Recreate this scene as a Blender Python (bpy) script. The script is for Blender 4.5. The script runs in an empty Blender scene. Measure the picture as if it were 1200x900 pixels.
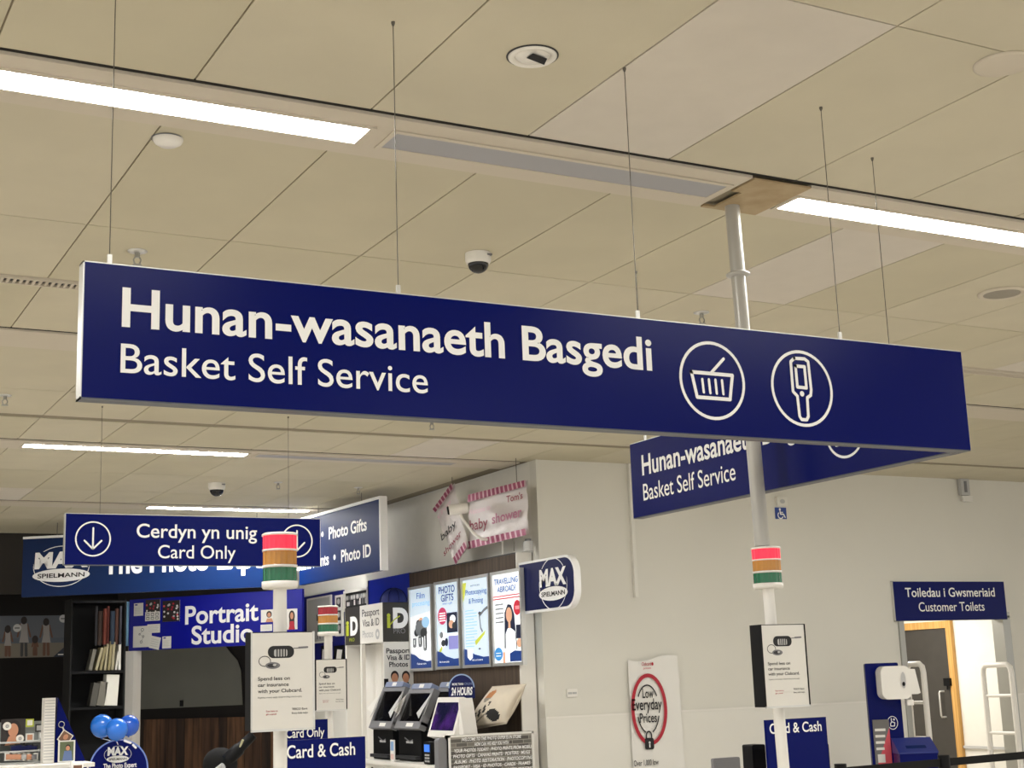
import bpy, math, random
from math import sin, cos, pi, radians, atan2, hypot
from mathutils import Matrix, Vector
random.seed(7)
S = bpy.context.scene
C = S.collection

# ------------------------------------------------------------------ camera, world, exposure
FPX, PITCH, ROLL, YAW = 1676.62, 0.203671, -0.0354878, 0.4977626
EYE = Vector((0, 0, 1.6))
FW = Vector((sin(YAW)*cos(PITCH), cos(YAW)*cos(PITCH), sin(PITCH)))
_r = Vector((cos(YAW), -sin(YAW), 0)); _u = _r.cross(FW)
RT = cos(ROLL)*_r + sin(ROLL)*_u
UP = -sin(ROLL)*_r + cos(ROLL)*_u
cd = bpy.data.cameras.new('camera'); cam = bpy.data.objects.new('camera', cd); C.objects.link(cam)
cd.sensor_width = 36; cd.lens = FPX*36/1200; cd.clip_end = 200; cd.clip_start = .05
cam.matrix_world = Matrix(((RT.x, UP.x, -FW.x, EYE.x), (RT.y, UP.y, -FW.y, EYE.y), (RT.z, UP.z, -FW.z, EYE.z), (0, 0, 0, 1)))
S.camera = cam
S.view_settings.view_transform = 'Standard'; S.view_settings.look = 'None'
S.view_settings.gamma = 1; S.view_settings.use_curve_mapping = False
S.view_settings.exposure = 0.34
W = bpy.data.worlds.new('shop_ambient'); S.world = W; W.use_nodes = True
W.node_tree.nodes['Background'].inputs[0].default_value = (1.0, .97, .91, 1)
W.node_tree.nodes['Background'].inputs[1].default_value = 1.0
LAMP = 38.0         # brightness of the lit ceiling panels
CZ = 3.6            # ceiling height

def at(px, py, axis, val):
    "the point of the plane axis=val that stands at a pixel of the 1200x900 photograph"
    d = FW + RT*((px-600)/FPX) - UP*((py-450)/FPX)
    return EYE + d*((val-EYE[axis])/d[axis])
def deep(px, py, dep):
    return EYE + (FW + RT*((px-600)/FPX) - UP*((py-450)/FPX))*dep

# ------------------------------------------------------------------ materials
_m = {}
def lin(h):
    h = h.lstrip('#')
    return tuple(((c/12.92) if c <= .04045 else ((c+.055)/1.055)**2.4) for c in (int(h[i:i+2], 16)/255 for i in (0, 2, 4)))
def mat(name, col, rough=.5, metal=0, emit=0, spec=.5, var=0, vscale=8, bump=0, bscale=60, alpha=None, coat=0):
    if name in _m: return _m[name]
    m = bpy.data.materials.new(name); m.use_nodes = True; nt = m.node_tree; b = nt.nodes['Principled BSDF']
    c = lin(col) if isinstance(col, str) else col
    b.inputs['Base Color'].default_value = (*c, 1)
    b.inputs['Roughness'].default_value = rough; b.inputs['Metallic'].default_value = metal
    b.inputs['Specular IOR Level'].default_value = spec; b.inputs['Coat Weight'].default_value = coat
    if emit:
        b.inputs['Emission Color'].default_value = (*c, 1); b.inputs['Emission Strength'].default_value = emit
    if var:
        t = nt.nodes.new('ShaderNodeTexCoord'); n = nt.nodes.new('ShaderNodeTexNoise'); n.inputs['Scale'].default_value = vscale; n.inputs['Detail'].default_value = 5
        r = nt.nodes.new('ShaderNodeValToRGB')
        r.color_ramp.elements[0].position = .3; r.color_ramp.elements[1].position = .7
        r.color_ramp.elements[0].color = (*[x*(1-var) for x in c], 1); r.color_ramp.elements[1].color = (*[min(1, x*(1+var)) for x in c], 1)
        nt.links.new(t.outputs['Object'], n.inputs['Vector']); nt.links.new(n.outputs['Fac'], r.inputs['Fac']); nt.links.new(r.outputs['Color'], b.inputs['Base Color'])
    if bump:
        t = nt.nodes.new('ShaderNodeTexCoord'); n = nt.nodes.new('ShaderNodeTexNoise'); n.inputs['Scale'].default_value = bscale; n.inputs['Detail'].default_value = 4
        bp = nt.nodes.new('ShaderNodeBump'); bp.inputs['Strength'].default_value = bump; bp.inputs['Distance'].default_value = .01
        nt.links.new(t.outputs['Object'], n.inputs['Vector']); nt.links.new(n.outputs['Fac'], bp.inputs['Height']); nt.links.new(bp.outputs['Normal'], b.inputs['Normal'])
    if alpha is not None:
        b.inputs['Alpha'].default_value = alpha
    _m[name] = m
    return m
def wood(name, c0, c1, sx=30, rough=.55, spec=.4):
    if name in _m: return _m[name]
    m = bpy.data.materials.new(name); m.use_nodes = True; nt = m.node_tree; b = nt.nodes['Principled BSDF']
    t = nt.nodes.new('ShaderNodeTexCoord'); mp = nt.nodes.new('ShaderNodeMapping'); mp.inputs['Scale'].default_value = (sx, sx, 1.2)
    n = nt.nodes.new('ShaderNodeTexNoise'); n.inputs['Scale'].default_value = 1; n.inputs['Detail'].default_value = 6
    r = nt.nodes.new('ShaderNodeValToRGB'); r.color_ramp.elements[0].color = (*lin(c0), 1); r.color_ramp.elements[1].color = (*lin(c1), 1)
    r.color_ramp.elements[0].position = .32; r.color_ramp.elements[1].position = .68
    nt.links.new(t.outputs['Object'], mp.inputs['Vector']); nt.links.new(mp.outputs['Vector'], n.inputs['Vector'])
    nt.links.new(n.outputs['Fac'], r.inputs['Fac']); nt.links.new(r.outputs['Color'], b.inputs['Base Color'])
    b.inputs['Roughness'].default_value = rough; b.inputs['Specular IOR Level'].default_value = spec
    _m[name] = m
    return m

TILE = [mat('ceiling_tile_cream', '#cbc4ae', .9, var=.03, vscale=3, bump=.05, bscale=150), mat('ceiling_tile_beige', '#c7c0a8', .9, var=.035, vscale=2), mat('ceiling_tile_fresh', '#d3ccc0', .9, var=.02)]
GAP = mat('tile_joint', '#8f8672', .9)
DARKGAP = mat('dark_groove', '#1d1a16', .9)
STRIP = mat('cream_painted_metal', '#cdc4b3', .6)
WALLM = mat('warm_grey_wall_paint', '#dcdad1', .8, var=.015, vscale=1.5)
WALLLO = mat('pale_wall_panel', '#e3e1d9', .6, var=.02, vscale=1.5)
WALLB_M = mat('shop_wall_paint', '#e4e2da', .75, var=.02)
FLOORM = mat('beige_vinyl_floor', '#d2cbbf', .35, var=.05, vscale=1)
NAVY = mat('navy_sign_vinyl', '#000c5a', .24, spec=.11)
NAVY2 = mat('navy_fascia', '#072358', .5, spec=.1)
ROYAL = mat('royal_blue_board', '#0c1a9a', .4, spec=.25)
INK = mat('dark_navy_print', '#08134e', .4, spec=.25)
WHITE = mat('white_vinyl', '#f2f2f2', .5)
WPAINT = mat('white_painted_metal', '#e9e6df', .35)
ALU = mat('pale_aluminium', '#d5d5d2', .35, metal=.6)
STEEL = mat('grey_steel', '#a9a9a4', .38, metal=.7)
GALV = mat('grey_painted_tube', '#b3b1aa', .3, metal=.25)
BLACK = mat('black_plastic', '#0b0b0d', .5, spec=.2)
MATT = mat('matt_black_fabric', '#0a0a0b', .9)
DGREY = mat('charcoal_plastic', '#2b2b2e', .45)
MGREY = mat('mid_grey_plastic', '#77777a', .5)
LGREY = mat('light_grey_plastic', '#b9b9b8', .5)
PAPER = mat('white_paper', '#e4e2dc', .7)
INKK = mat('black_ink', '#17171a', .6)
RED = mat('red_ink', '#b01f33', .55)
PINK = mat('pink_ink', '#d4525f', .6)
SKIN = mat('printed_skin', '#c98f6f', .6)
HAIR = mat('printed_hair', '#1f1614', .6)
LIME = mat('lime_green_print', '#b9c432', .5)
CHARC = mat('charcoal_brown_print', '#34312c', .5)
PINE = wood('pine_wood', '#b98a48', '#d3a763', 40)
PLY = wood('plywood', '#a08a66', '#b09c7a', 12)
DKWOOD = wood('dark_wood_laminate', '#3f342a', '#5c4d3f', 22)
DARKWALL = mat('dark_shop_wall', '#15110f', .85)
WIRE = mat('thin_steel_wire', '#66625a', .4, metal=.6)
LAMPON = mat('lit_diffuser', (1, .99, .97), .5, emit=LAMP)
LAMPSHOP = mat('lit_shop_diffuser', (1, .99, .97), .5, emit=LAMP*2.6)
LAMPOFF = mat('unlit_diffuser', '#a2a2a6', .45)

# ------------------------------------------------------------------ mesh builder (local axes: x right, z up, front faces -y)
_tc = {}
def glyphs(s, bold, space=1.0):
    k = (s, bold, space)
    if k in _tc: return _tc[k]
    c = bpy.data.curves.new('lettering', 'FONT'); c.body = s; c.offset = bold; c.space_character = space; c.resolution_u = 6
    o = bpy.data.objects.new('lettering', c); me = bpy.data.meshes.new_from_object(o)
    v = [(p.co.x, p.co.y) for p in me.vertices]; f = [tuple(p.vertices) for p in me.polygons]
    bpy.data.objects.remove(o); bpy.data.curves.remove(c); bpy.data.meshes.remove(me)
    _tc[k] = (v, f)
    return v, f
class MB:
    def __init__(s, M=None): s.v = []; s.f = []; s.mi = []; s.mats = []; s.sm = []; s.M = M or Matrix()
    def add(s, vs, fs, m, smooth=False):
        if m not in s.mats: s.mats.append(m)
        k = s.mats.index(m); n = len(s.v)
        s.v += [s.M @ Vector(p) for p in vs]
        for f in fs: s.f.append(tuple(n+i for i in f)); s.mi.append(k); s.sm.append(smooth)
    def box(s, a, b, m):
        (x0, y0, z0), (x1, y1, z1) = a, b
        x0, x1 = min(x0, x1), max(x0, x1); y0, y1 = min(y0, y1), max(y0, y1); z0, z1 = min(z0, z1), max(z0, z1)
        s.add([(x, y, z) for z in (z0, z1) for y in (y0, y1) for x in (x0, x1)],
              [(0, 2, 3, 1), (4, 5, 7, 6), (0, 1, 5, 4), (2, 6, 7, 3), (0, 4, 6, 2), (1, 3, 7, 5)], m)
    def rbox(s, a, b, m, r=.01, n=4):
        "box whose outline seen from the front is rounded"
        x0, x1 = sorted((a[0], b[0])); z0, z1 = sorted((a[2], b[2])); r = min(r, (x1-x0)/2.01, (z1-z0)/2.01)
        pts = []
        for cx, cz, a0 in ((x1-r, z1-r, 0), (x0+r, z1-r, 90), (x0+r, z0+r, 180), (x1-r, z0+r, 270)):
            for i in range(n+1):
                t = radians(a0+90*i/n); pts.append((cx+r*cos(t), cz+r*sin(t)))
        s.prism(pts, a[1], b[1], m)
    def prism(s, pts, y0, y1, m):
        y0, y1 = min(y0, y1), max(y0, y1)
        ar = sum(p[0]*q[1]-q[0]*p[1] for p, q in zip(pts, pts[1:]+pts[:1]))
        if ar < 0: pts = pts[::-1]
        n = len(pts)
        vs = [(x, y0, z) for x, z in pts]+[(x, y1, z) for x, z in pts]
        fs = [tuple(range(n)), tuple(range(2*n-1, n-1, -1))]+[(i, i+n, (i+1) % n+n, (i+1) % n) for i in range(n)]
        s.add(vs, fs, m)
    def flat(s, pts, y, m):
        ar = sum(p[0]*q[1]-q[0]*p[1] for p, q in zip(pts, pts[1:]+pts[:1]))
        if ar < 0: pts = pts[::-1]
        s.add([(x, y, z) for x, z in pts], [tuple(range(len(pts)))], m)
    def rect(s, x0, z0, x1, z1, y, m): s.flat([(x0, z0), (x1, z0), (x1, z1), (x0, z1)], y, m)
    def disc(s, cx, cz, rx, rz, y, m, n=28): s.flat([(cx+rx*cos(2*pi*i/n), cz+rz*sin(2*pi*i/n)) for i in range(n)], y, m)
    def ring(s, cx, cz, rx, rz, w, y, m, n=48, a0=0, a1=360):
        vs = []
        for i in range(n+1):
            t = radians(a0+(a1-a0)*i/n); vs += [(cx+rx*cos(t), y, cz+rz*sin(t)), (cx+(rx-w)*cos(t), y, cz+(rz-w)*sin(t))]
        s.add(vs, [(2*i, 2*i+2, 2*i+3, 2*i+1)[::-1] for i in range(n)], m)
    def stroke(s, pts, w, y, m, closed=False):
        P = list(pts)+([pts[0]] if closed else [])
        for i, (p, q) in enumerate(zip(P, P[1:])):
            d = (q[0]-p[0], q[1]-p[1]); L = hypot(*d) or 1; nx, nz = -d[1]/L*w/2, d[0]/L*w/2
            s.flat([(p[0]+nx, p[1]+nz), (q[0]+nx, q[1]+nz), (q[0]-nx, q[1]-nz), (p[0]-nx, p[1]-nz)], y-.00008*(i % 3), m)
        for p in P: s.disc(p[0], p[1], w/2, w/2, y-.0003, m, 10)
    def text(s, body, x, z, m, cap=None, width=None, bold=0.0, y=-.002, align='L', shear=0, tilt=0, space=1.0):
        vs, fs = glyphs(body, bold, space); hv, _ = glyphs('H', bold)
        if not vs: return
        ch = max(p[1] for p in hv); x0 = min(p[0] for p in vs); x1 = max(p[0] for p in vs)
        sz = cap/ch if cap else width/(x1-x0); sx = width/(x1-x0) if width else sz
        wd = (x1-x0)*sx; ox = x-(wd/2 if align == 'C' else wd if align == 'R' else 0)
        out = []
        for a, b in vs:
            lx = (a-x0)*sx+b*sz*shear; lz = b*sz
            out.append((ox+lx*cos(tilt)-lz*sin(tilt), y, z+lx*sin(tilt)+lz*cos(tilt)))
        s.add(out, fs, m)
    def tube(s, pts, r, m, n=12, cap=True, smooth=True):
        pts = [Vector(p) for p in pts]; rs = r if isinstance(r, (list, tuple)) else [r]*len(pts)
        vs = []; prev = None
        for i, p in enumerate(pts):
            d = (pts[min(i+1, len(pts)-1)]-pts[max(i-1, 0)]).normalized()
            a = Vector((0, 0, 1)) if abs(d.z) < .9 else Vector((1, 0, 0))
            e = d.cross(a).normalized() if prev is None else (prev-d*prev.dot(d)).normalized()
            prev = e; g = d.cross(e)
            vs += [p+(e*cos(2*pi*k/n)+g*sin(2*pi*k/n))*rs[i] for k in range(n)]
        fs = [(i*n+k, i*n+(k+1) % n, (i+1)*n+(k+1) % n, (i+1)*n+k) for i in range(len(pts)-1) for k in range(n)]
        s.add(vs, fs, m, smooth)
        if cap: s.add(vs[:n], [tuple(range(n))[::-1]], m); s.add(vs[-n:], [tuple(range(n))], m)
    def lathe(s, prof, m, o=(0, 0, 0), n=28, smooth=True, M=None):
        M = M or Matrix(); vs = []
        for r, z in prof: vs += [Vector(o)+M @ Vector((r*cos(2*pi*k/n), r*sin(2*pi*k/n), z)) for k in range(n)]
        s.add(vs, [(i*n+k, i*n+(k+1) % n, (i+1)*n+(k+1) % n, (i+1)*n+k) for i in range(len(prof)-1) for k in range(n)], m, smooth)
    def ball(s, c, r, m, n=20, sq=(1, 1, 1), M=None):
        prof = [(max(1e-4, r*sin(pi*i/n)), -r*cos(pi*i/n)) for i in range(n+1)]
        X = (M or Matrix()) @ Matrix.Diagonal((*sq, 1)); s.lathe(prof, m, c, n*2, True, X)
    def build(s, name, parent=None, loc=(0, 0, 0), rz=0, label=None):
        me = bpy.data.meshes.new(name); me.from_pydata([tuple(v) for v in s.v], [], s.f)
        for m in s.mats: me.materials.append(m)
        me.polygons.foreach_set('material_index', s.mi); me.polygons.foreach_set('use_smooth', s.sm); me.update()
        o = bpy.data.objects.new(name, me); C.objects.link(o); o.location = loc; o.rotation_euler = (0, 0, rz)
        if parent: o.parent = parent
        if label: o['label'] = label
        return o
def tag(o, label, cat, group=None, kind=None):
    o['label'] = label; o['category'] = cat
    if group: o['group'] = group
    if kind: o['kind'] = kind
    return o
def thing(name, label, cat, loc=(0, 0, 0), rz=0, group=None):
    o = bpy.data.objects.new(name, None); o.empty_display_size = .05; C.objects.link(o); o.location = loc; o.rotation_euler = (0, 0, rz)
    return tag(o, label, cat, group)
def struct(mb, name):
    o = mb.build(name); o['kind'] = 'structure'; return o
def copy_thing(t, loc, label):
    r = t.copy(); C.objects.link(r); r.location = loc; r['label'] = label
    for ch in list(t.children):
        c = ch.copy(); C.objects.link(c); c.parent = r
        for g in list(ch.children):
            d = g.copy(); C.objects.link(d); d.parent = c
    return r
class Fr:
    "an upright plane through o whose front looks along -y turned by rz"
    def __init__(s, o, rz=0):
        s.o = Vector(o); s.rz = rz; s.x = Vector((cos(rz), sin(rz), 0)); s.n = Vector((sin(rz), -cos(rz), 0))
    def uv(s, px, py, off=0):
        d = FW + RT*((px-600)/FPX) - UP*((py-450)/FPX); q = s.o+s.n*off
        p = EYE + d*((q-EYE).dot(s.n)/d.dot(s.n))-s.o
        return (p.dot(s.x), p.z)
    def poly(s, *pp): return [s.uv(*p) for p in pp]
WB = -pi/2          # turn for boards that look towards -X

# ------------------------------------------------------------------ the setting
XJ = [1.235+.637*k for k in range(-16, 34)]
strips = [(-2.82, -2.41), (.80, 1.21), (4.42, 4.83), (8.04, 8.45), (11.66, 12.07), (15.42, 15.83)]
YR = [(-6.4, -5.1), (-5.1, -3.9), (-3.9, -2.82), (-2.41, -1.15), (-1.15, -.2), (-.2, .80), (1.21, 1.85), (1.85, 3.13), (3.13, 4.42), (4.83, 6.085), (6.085, 6.99), (7.11, 8.04),
      (8.45, 9.7), (9.7, 10.6), (10.72, 11.66), (12.07, 13.3), (13.3, 14.5), (14.5, 15.42), (15.83, 17.1), (17.1, 18.3), (18.3, 19.6)]
cl = MB()
g = .0035
for y0, y1 in YR:
    for x0, x1 in zip(XJ, XJ[1:]):
        k = random.choices((0, 1, 2), (10, 7, .6))[0]
        cx, cy = (x0+x1)/2, (y0+y1)/2
        if 3.13 < cy < 4.42 and 2.5 < cx < 3.14: k = 2
        if 4.83 < cy < 6.085 and 4.4 < cx < 5.06: k = 2
        if 11.5 < cy < 19.6 and cx > 6.5: continue
        cl.box((x0+g, y0+g, CZ), (x1-g, y1-g, CZ+.02), TILE[k])
cl.box((XJ[0], -6.4, CZ+.006), (XJ[-1], 11.6, CZ+.04), GAP); cl.box((XJ[0], 11.6, CZ+.006), (6.6, 21.6, CZ+.04), GAP)
struct(cl, 'ceiling')
for i, (y0, y1) in enumerate(strips):
    t = MB(); xe = 21.9 if y0 < 11 else 6.4
    t.box((XJ[0], y0, CZ-.001), (xe, y0+.016, CZ+.005), DARKGAP)
    t.box((XJ[0], y0+.02, CZ-.012), (xe if y0 != 4.42 else 3.575, y1, CZ+.005), STRIP)
    if y0 == 4.42: t.box((3.885, y0+.02, CZ-.012), (xe, y1, CZ+.005), STRIP)
    struct(t, 'trim_%d' % (i+1))
YA = 11.5
fl = MB(); fl.box((-9, -6.4, -.05), (22, YA+.12, 0), FLOORM); fl.box((-9, YA+.12, -.05), (6.6, 21.6, 0), FLOORM); struct(fl, 'floor')
DX0, DX1, DTOP = 10.80, 12.28, 2.10       # opening to the toilets
wa = MB()
wa.box((6.47, YA, 1.25), (DX0, YA+.12, CZ), WALLM); wa.box((DX0, YA, DTOP), (DX1, YA+.12, CZ), WALLM); wa.box((DX1, YA, 1.25), (22, YA+.12, CZ), WALLM)
wa.box((6.47, YA-.008, 0), (DX0, YA+.12, 1.25), WALLLO); wa.box((DX1, YA-.008, 0), (22, YA+.12, 1.25), WALLLO)
struct(wa, 'wall_front')
tr = MB(); tr.box((6.47, YA-.014, 1.245), (DX0-.06, YA-.008, 1.262), WPAINT); tr.box((DX1+.1, YA-.014, 1.245), (22, YA-.008, 1.262), WPAINT); struct(tr, 'trim_7')
wb = MB(); wb.box((6.47, YA+.12, 0), (6.6, 21.5, CZ), WALLB_M); struct(wb, 'wall_side')
bk = MB(); bk.box((-9, 21.5, 0), (6.47, 21.6, CZ), DARKWALL); struct(bk, 'wall_back')
# corridor behind the opening
co = MB()
co.box((12.8, YA+.12, 0), (12.9, 15.5, 2.7), WALLB_M); co.box((9.4, 15.4, 0), (12.8, 15.5, 2.7), WALLB_M); co.box((9.4, YA+.12, 2.62), (12.9, 15.5, 2.7), WALLB_M); co.box((9.3, YA+.12, 0), (9.4, 15.5, 2.7), WALLB_M)
struct(co, 'wall_corridor')
cf = MB(); cf.box((9.4, YA+.12, -.05), (12.8, 15.4, 0.001), FLOORM); struct(cf, 'floor_corridor')
cr = MB(); q0 = at(1135, 876, 0, 12.79); cr.box((12.775, 11.7, q0.z-.01), (12.799, q0.y+.3, q0.z+.02), LGREY); struct(cr, 'trim_8')
ld = bpy.data.lights.new('corridor_lamp', 'AREA'); ld.shape = 'RECTANGLE'; ld.size = 1.2; ld.size_y = 1.2; ld.energy = 60; ld.color = (1, .95, .88)
lo = bpy.data.objects.new('corridor_lamp', ld); C.objects.link(lo); lo.location = (11.4, 12.9, 2.6)
dfm = MB()
dfm.box((DX0-.05, YA-.02, 0), (DX0+.02, YA+.14, DTOP), STEEL); dfm.box((DX1-.02, YA-.02, 0), (DX1+.09, YA+.14, DTOP), STEEL); dfm.box((DX0-.05, YA-.02, DTOP-.02), (DX1+.09, YA+.14, DTOP+.04), STEEL)
struct(dfm, 'trim_9')
# the toilet door on the corridor's right-hand wall
F = Fr((12.8, 13.3, 0), WB)
dL = F.uv(1040, 740)[0]; dR = F.uv(1111, 735)[0]; dT = F.uv(1108, 736)[1]
door = MB(); door.box((dL, -.03, 0.01), (dR, -.005, dT), mat('dark_grey_door', '#3b3834', .5, var=.08)); d = door.build('door_1', None, F.o, WB); d['kind'] = 'structure'
fm = MB(); fm.box((dR, -.05, 0), (dR+.085, -.002, dT+.085), PINE); fm.box((dL-.085, -.05, 0), (dL, -.002, dT+.085), PINE); fm.box((dL, -.05, dT), (dR, -.002, dT+.085), PINE); fm.build('door_frame', d)
hx, hz = F.uv(1110, 818); h0 = F.uv(1108, 812)[1]; h1 = F.uv(1114, 838)[1]
hx -= .03
hd = MB(); hd.tube([(hx+.02, -.03, h0+.02), (hx, -.08, h0+.02), (hx, -.09, h0), (hx, -.09, h1), (hx, -.08, h1-.02), (hx+.02, -.03, h1-.02)], .011, ALU, 10); hd.build('door_handle', d)
lx, lz = F.uv(1116, 799); lk = MB(); lk.box((lx-.06, -.085, lz-.045), (lx+.04, -.03, lz+.045), BLACK); lk.tube([(lx-.02, -.06, lz-.04), (lx-.02, -.07, lz-.09)], .012, BLACK); lk.build('door_closer', d)
# studio partition (diagonal shop front, at the back on the left)
PA = at(25, 700, 2, 2.74); PB = at(350, 686, 2, 2.74); PANG = atan2(PB.y-PA.y, PB.x-PA.x)
FA = at(152, 703, 2, 2.76); FB = at(352, 690, 2, 2.76); FANG = atan2(FB.y-FA.y, FB.x-FA.x)
st = MB()
FP = Fr((FA.x, FA.y, 0), FANG); FLN = hypot(FB.x-FA.x, FB.y-FA.y)
x0, z0 = FP.uv(150, 763); x1, _ = FP.uv(160, 763)
pil = MB(); pil.box((x0, -.06, 0), (x1, .10, z0-.003), WPAINT); o = pil.build('trim_10', None, FP.o, FANG); o['kind'] = 'structure'

# ------------------------------------------------------------------ ceiling lights
def light(x0, x1, row, lit, label):
    y0, y1 = strips[row]; yc0, yc1 = y0+.135, y0+.285
    t = thing('ceiling_light', label, 'ceiling light', ((x0+x1)/2, (yc0+yc1)/2, CZ-.012), 0, 'long panel lights in the ceiling strips')
    w = (x1-x0)/2; h = (yc1-yc0)/2
    f = MB()
    for a, b in (((-w-.02, -h-.02), (w+.02, -h)), ((-w-.02, h), (w+.02, h+.02)), ((-w-.02, -h), (-w, h)), ((w, -h), (w+.02, h))):
        f.box((*a, -.006), (*b, -.001), STRIP)
    f.build('frame', t)
    m = MB(); m.box((-w, -h, -.004), (w, h, -.001), (LAMPOFF, LAMPON, LAMPSHOP)[lit]); m.build('diffuser', t)
light(.03, 1.922, 2, 1, 'lit ceiling panel light above the left end of the big near sign')
light(2.031, 3.53, 2, 0, 'unlit grey ceiling panel between two lit ones, left of the pole')
light(3.91, 5.72, 2, 1, 'lit ceiling panel light to the right of the pole and its bare board')
light(1.956, 3.80, 4, 2, 'lit ceiling panel light behind the big sign, above the card only sign')
light(3.90, 5.80, 4, 0, 'unlit ceiling panel light near the top of the shop wall')
light(3.90, 5.74, 5, 2, 'furthest lit ceiling panel light, above the photo shop board')
for row, xs in ((0, (-3.6, .03, 3.91)), (1, (-3.6, .03, 3.91, 7.6)), (2, (-3.6, 7.6)), (3, (-1.8, 2.0, 5.4, 9.5)), (4, (-1.8,))):
    for x in xs:
        light(x, x+1.85, row, 1, 'lit ceiling panel light further along its strip, outside the photo')
# ceiling board round the pole
pb = MB(); pb.box((3.64, 4.44, CZ-.016), (3.88, 4.82, CZ-.008), PLY); pb.box((3.585, 4.44, CZ-.016), (3.64, 4.60, CZ-.008), PLY); pb.box((3.585, 4.795, CZ-.016), (3.64, 4.82, CZ-.008), PLY)
tag(pb.build('plywood_board'), 'bare tan plywood ceiling board where the pole passes through', 'ceiling board')

# ------------------------------------------------------------------ ceiling fittings
def wheel(name, label, cat, px, py, build, group=None):
    p = at(px, py, 2, CZ); t = thing(name, label, cat, (p.x, p.y, CZ-.001), 0, group); build(t, p); return t
def b_smoke(t, p):
    b = MB(); b.lathe([(.055, 0), (.055, -.008), (.05, -.018), (.034, -.028), (.0001, -.03)][::-1], WPAINT, n=32); b.build('cover', t)
    c = MB(); c.lathe([(.058, -.001), (.058, -.004), (.054, -.004)], MGREY, (-.004, 0, 0)); c.build('base', t)
wheel('smoke_detector', 'round white smoke detector on the ceiling below the lit panel at left', 'smoke detector', 197, 162, b_smoke)
def b_sock(t, p):
    b = MB(); b.lathe([(.08, 0), (.08, -.006), (.075, -.01), (.062, -.008), (.058, .0)][::-1], WPAINT, n=36); b.build('ring', t)
    c = MB(); c.lathe([(.058, -.001), (.045, -.012), (.02, -.016), (.0001, -.017)][::-1], WPAINT, n=32); c.build('eyeball', t)
    d = MB(); a = radians(-55)
    d.add([(-.045*1+.015, -.012, -.0185), (.05, .012, -.0185), (.035, -.035, -.0185), (-.028, -.052, -.0185)], [(0, 3, 2, 1)], BLACK); d.build('lens_slot', t)
    e = MB(); e.lathe([(.086, 0), (.086, -.003), (.081, -.003)][::-1], DGREY, n=36); e.build('trim_ring', t)
wheel('recessed_ceiling_sensor', 'round white recessed sensor with a black slot in the near ceiling', 'sensor', 624, 65, b_sock)
def b_spk(t, p):
    b = MB(); b.lathe([(.13, 0), (.13, -.008), (.118, -.014), (.10, -.008)][::-1], STRIP, n=40); b.build('ring', t)
    c = MB(); c.lathe([(.10, -.008), (.0001, -.012)][::-1], mat('speaker_grille', '#9d978a', .7, bump=.6, bscale=300), n=40); c.build('grille', t)
wheel('ceiling_speaker', 'round ceiling loudspeaker with grey grille above the right end of the sign', 'speaker', 1174, 343, b_spk)
def b_cover(t, p):
    c = MB(); c.lathe([(.10, 0), (.10, -.006), (.09, -.01), (.0001, -.012)][::-1], STRIP, n=36); c.build('cover_plate', t)
wheel('blank_ceiling_cover', 'round cream blank cover in the ceiling at the upper right corner', 'ceiling cover', 1176, 74, b_cover)
def b_dome(t, p, s=1.0):
    b = MB(); b.lathe([(.062*s, 0), (.062*s, -.035*s), (.055*s, -.05*s), (.05*s, -.052*s)][::-1], WPAINT, n=32); b.build('housing', t)
    d = MB(); d.lathe([(.05*s, -.05*s)]+[(.05*s*cos(radians(a)), -.052*s-.045*s*sin(radians(a))) for a in range(5, 90, 10)]+[(.0001, -.097*s)], mat('smoked_dome', '#0b0b0d', .12), n=32); d.build('dome', t)
    tx = MB(Matrix.Translation((0, 0, 0)))
    tx.box((.02*s, -.0615*s, -.02*s), (.045*s, -.046*s, -.012*s), MGREY); tx.build('maker_plate', t)
wheel('dome_camera', 'white dome camera with black bubble above the middle of the big sign', 'security camera', 560, 297, b_dome)
wheel('dome_camera', 'small far dome camera on the ceiling above the card only sign', 'security camera', 254, 566, lambda t, p: b_dome(t, p, 1.35))
def b_spr(t, p):
    c = MB(); c.lathe([(.045, 0), (.045, -.003), (.03, -.008), (.014, -.009)][::-1], ALU, n=24); c.build('rose', t)
    d = MB(); d.tube([(0, 0, -.008), (0, 0, -.03)], .012, STEEL, 10)
    for sx in (-1, 1): d.tube([(sx*.01, 0, -.03), (sx*.017, 0, -.042), (sx*.012, 0, -.06), (0, 0, -.066)], .004, STEEL, 8)
    d.build('frame_arms', t)
    e = MB(); e.lathe([(.022, -.066), (.022, -.07), (.0001, -.071)][::-1], STEEL, n=18); e.build('deflector', t)
for lab, px, py in (('sprinkler head on the ceiling above the left end of the big sign', 161, 294), ('sprinkler head on the ceiling left of the pole, above the big sign', 822, 366),
                    ('sprinkler head on the ceiling just below the bottom edge of the big sign', 506, 493), ('sprinkler head on the ceiling at the left edge of the photo', 6, 463),
                    ('tiny far sprinkler head left of the card only sign\'s right wire', 326, 565), ('tiny far sprinkler head on the ceiling above the photo gifts board', 420, 571)):
    wheel('sprinkler_head', lab, 'sprinkler', px, py, b_spr, 'sprinkler heads on the ceiling')
# air diffuser running across the ceiling
def diffuser(x0, x1, y, label):
    t = thing('linear_air_vent', label, 'air vent', (x0, y, CZ))
    b = MB(); L = x1-x0
    b.box((0, 0, -.014), (L, .014, .004), STRIP); b.box((0, .096, -.014), (L, .11, .004), STRIP); b.build('frame', t)
    c = MB(); c.box((0, .014, -.001), (L, .096, .003), DGREY); c.build('duct', t)
    d = MB(); n = int(L/.03)
    for i in range(n): d.box((i*L/n, .016, -.012), (i*L/n+.014, .094, -.002), STRIP)
    d.build('slats', t)
diffuser(-1.0, 1.9, 6.995, 'slatted cream air vent in the ceiling left of the big sign')
diffuser(6.9, 10.6, 6.995, 'slatted cream air vent in the ceiling right of the big sign')

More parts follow.
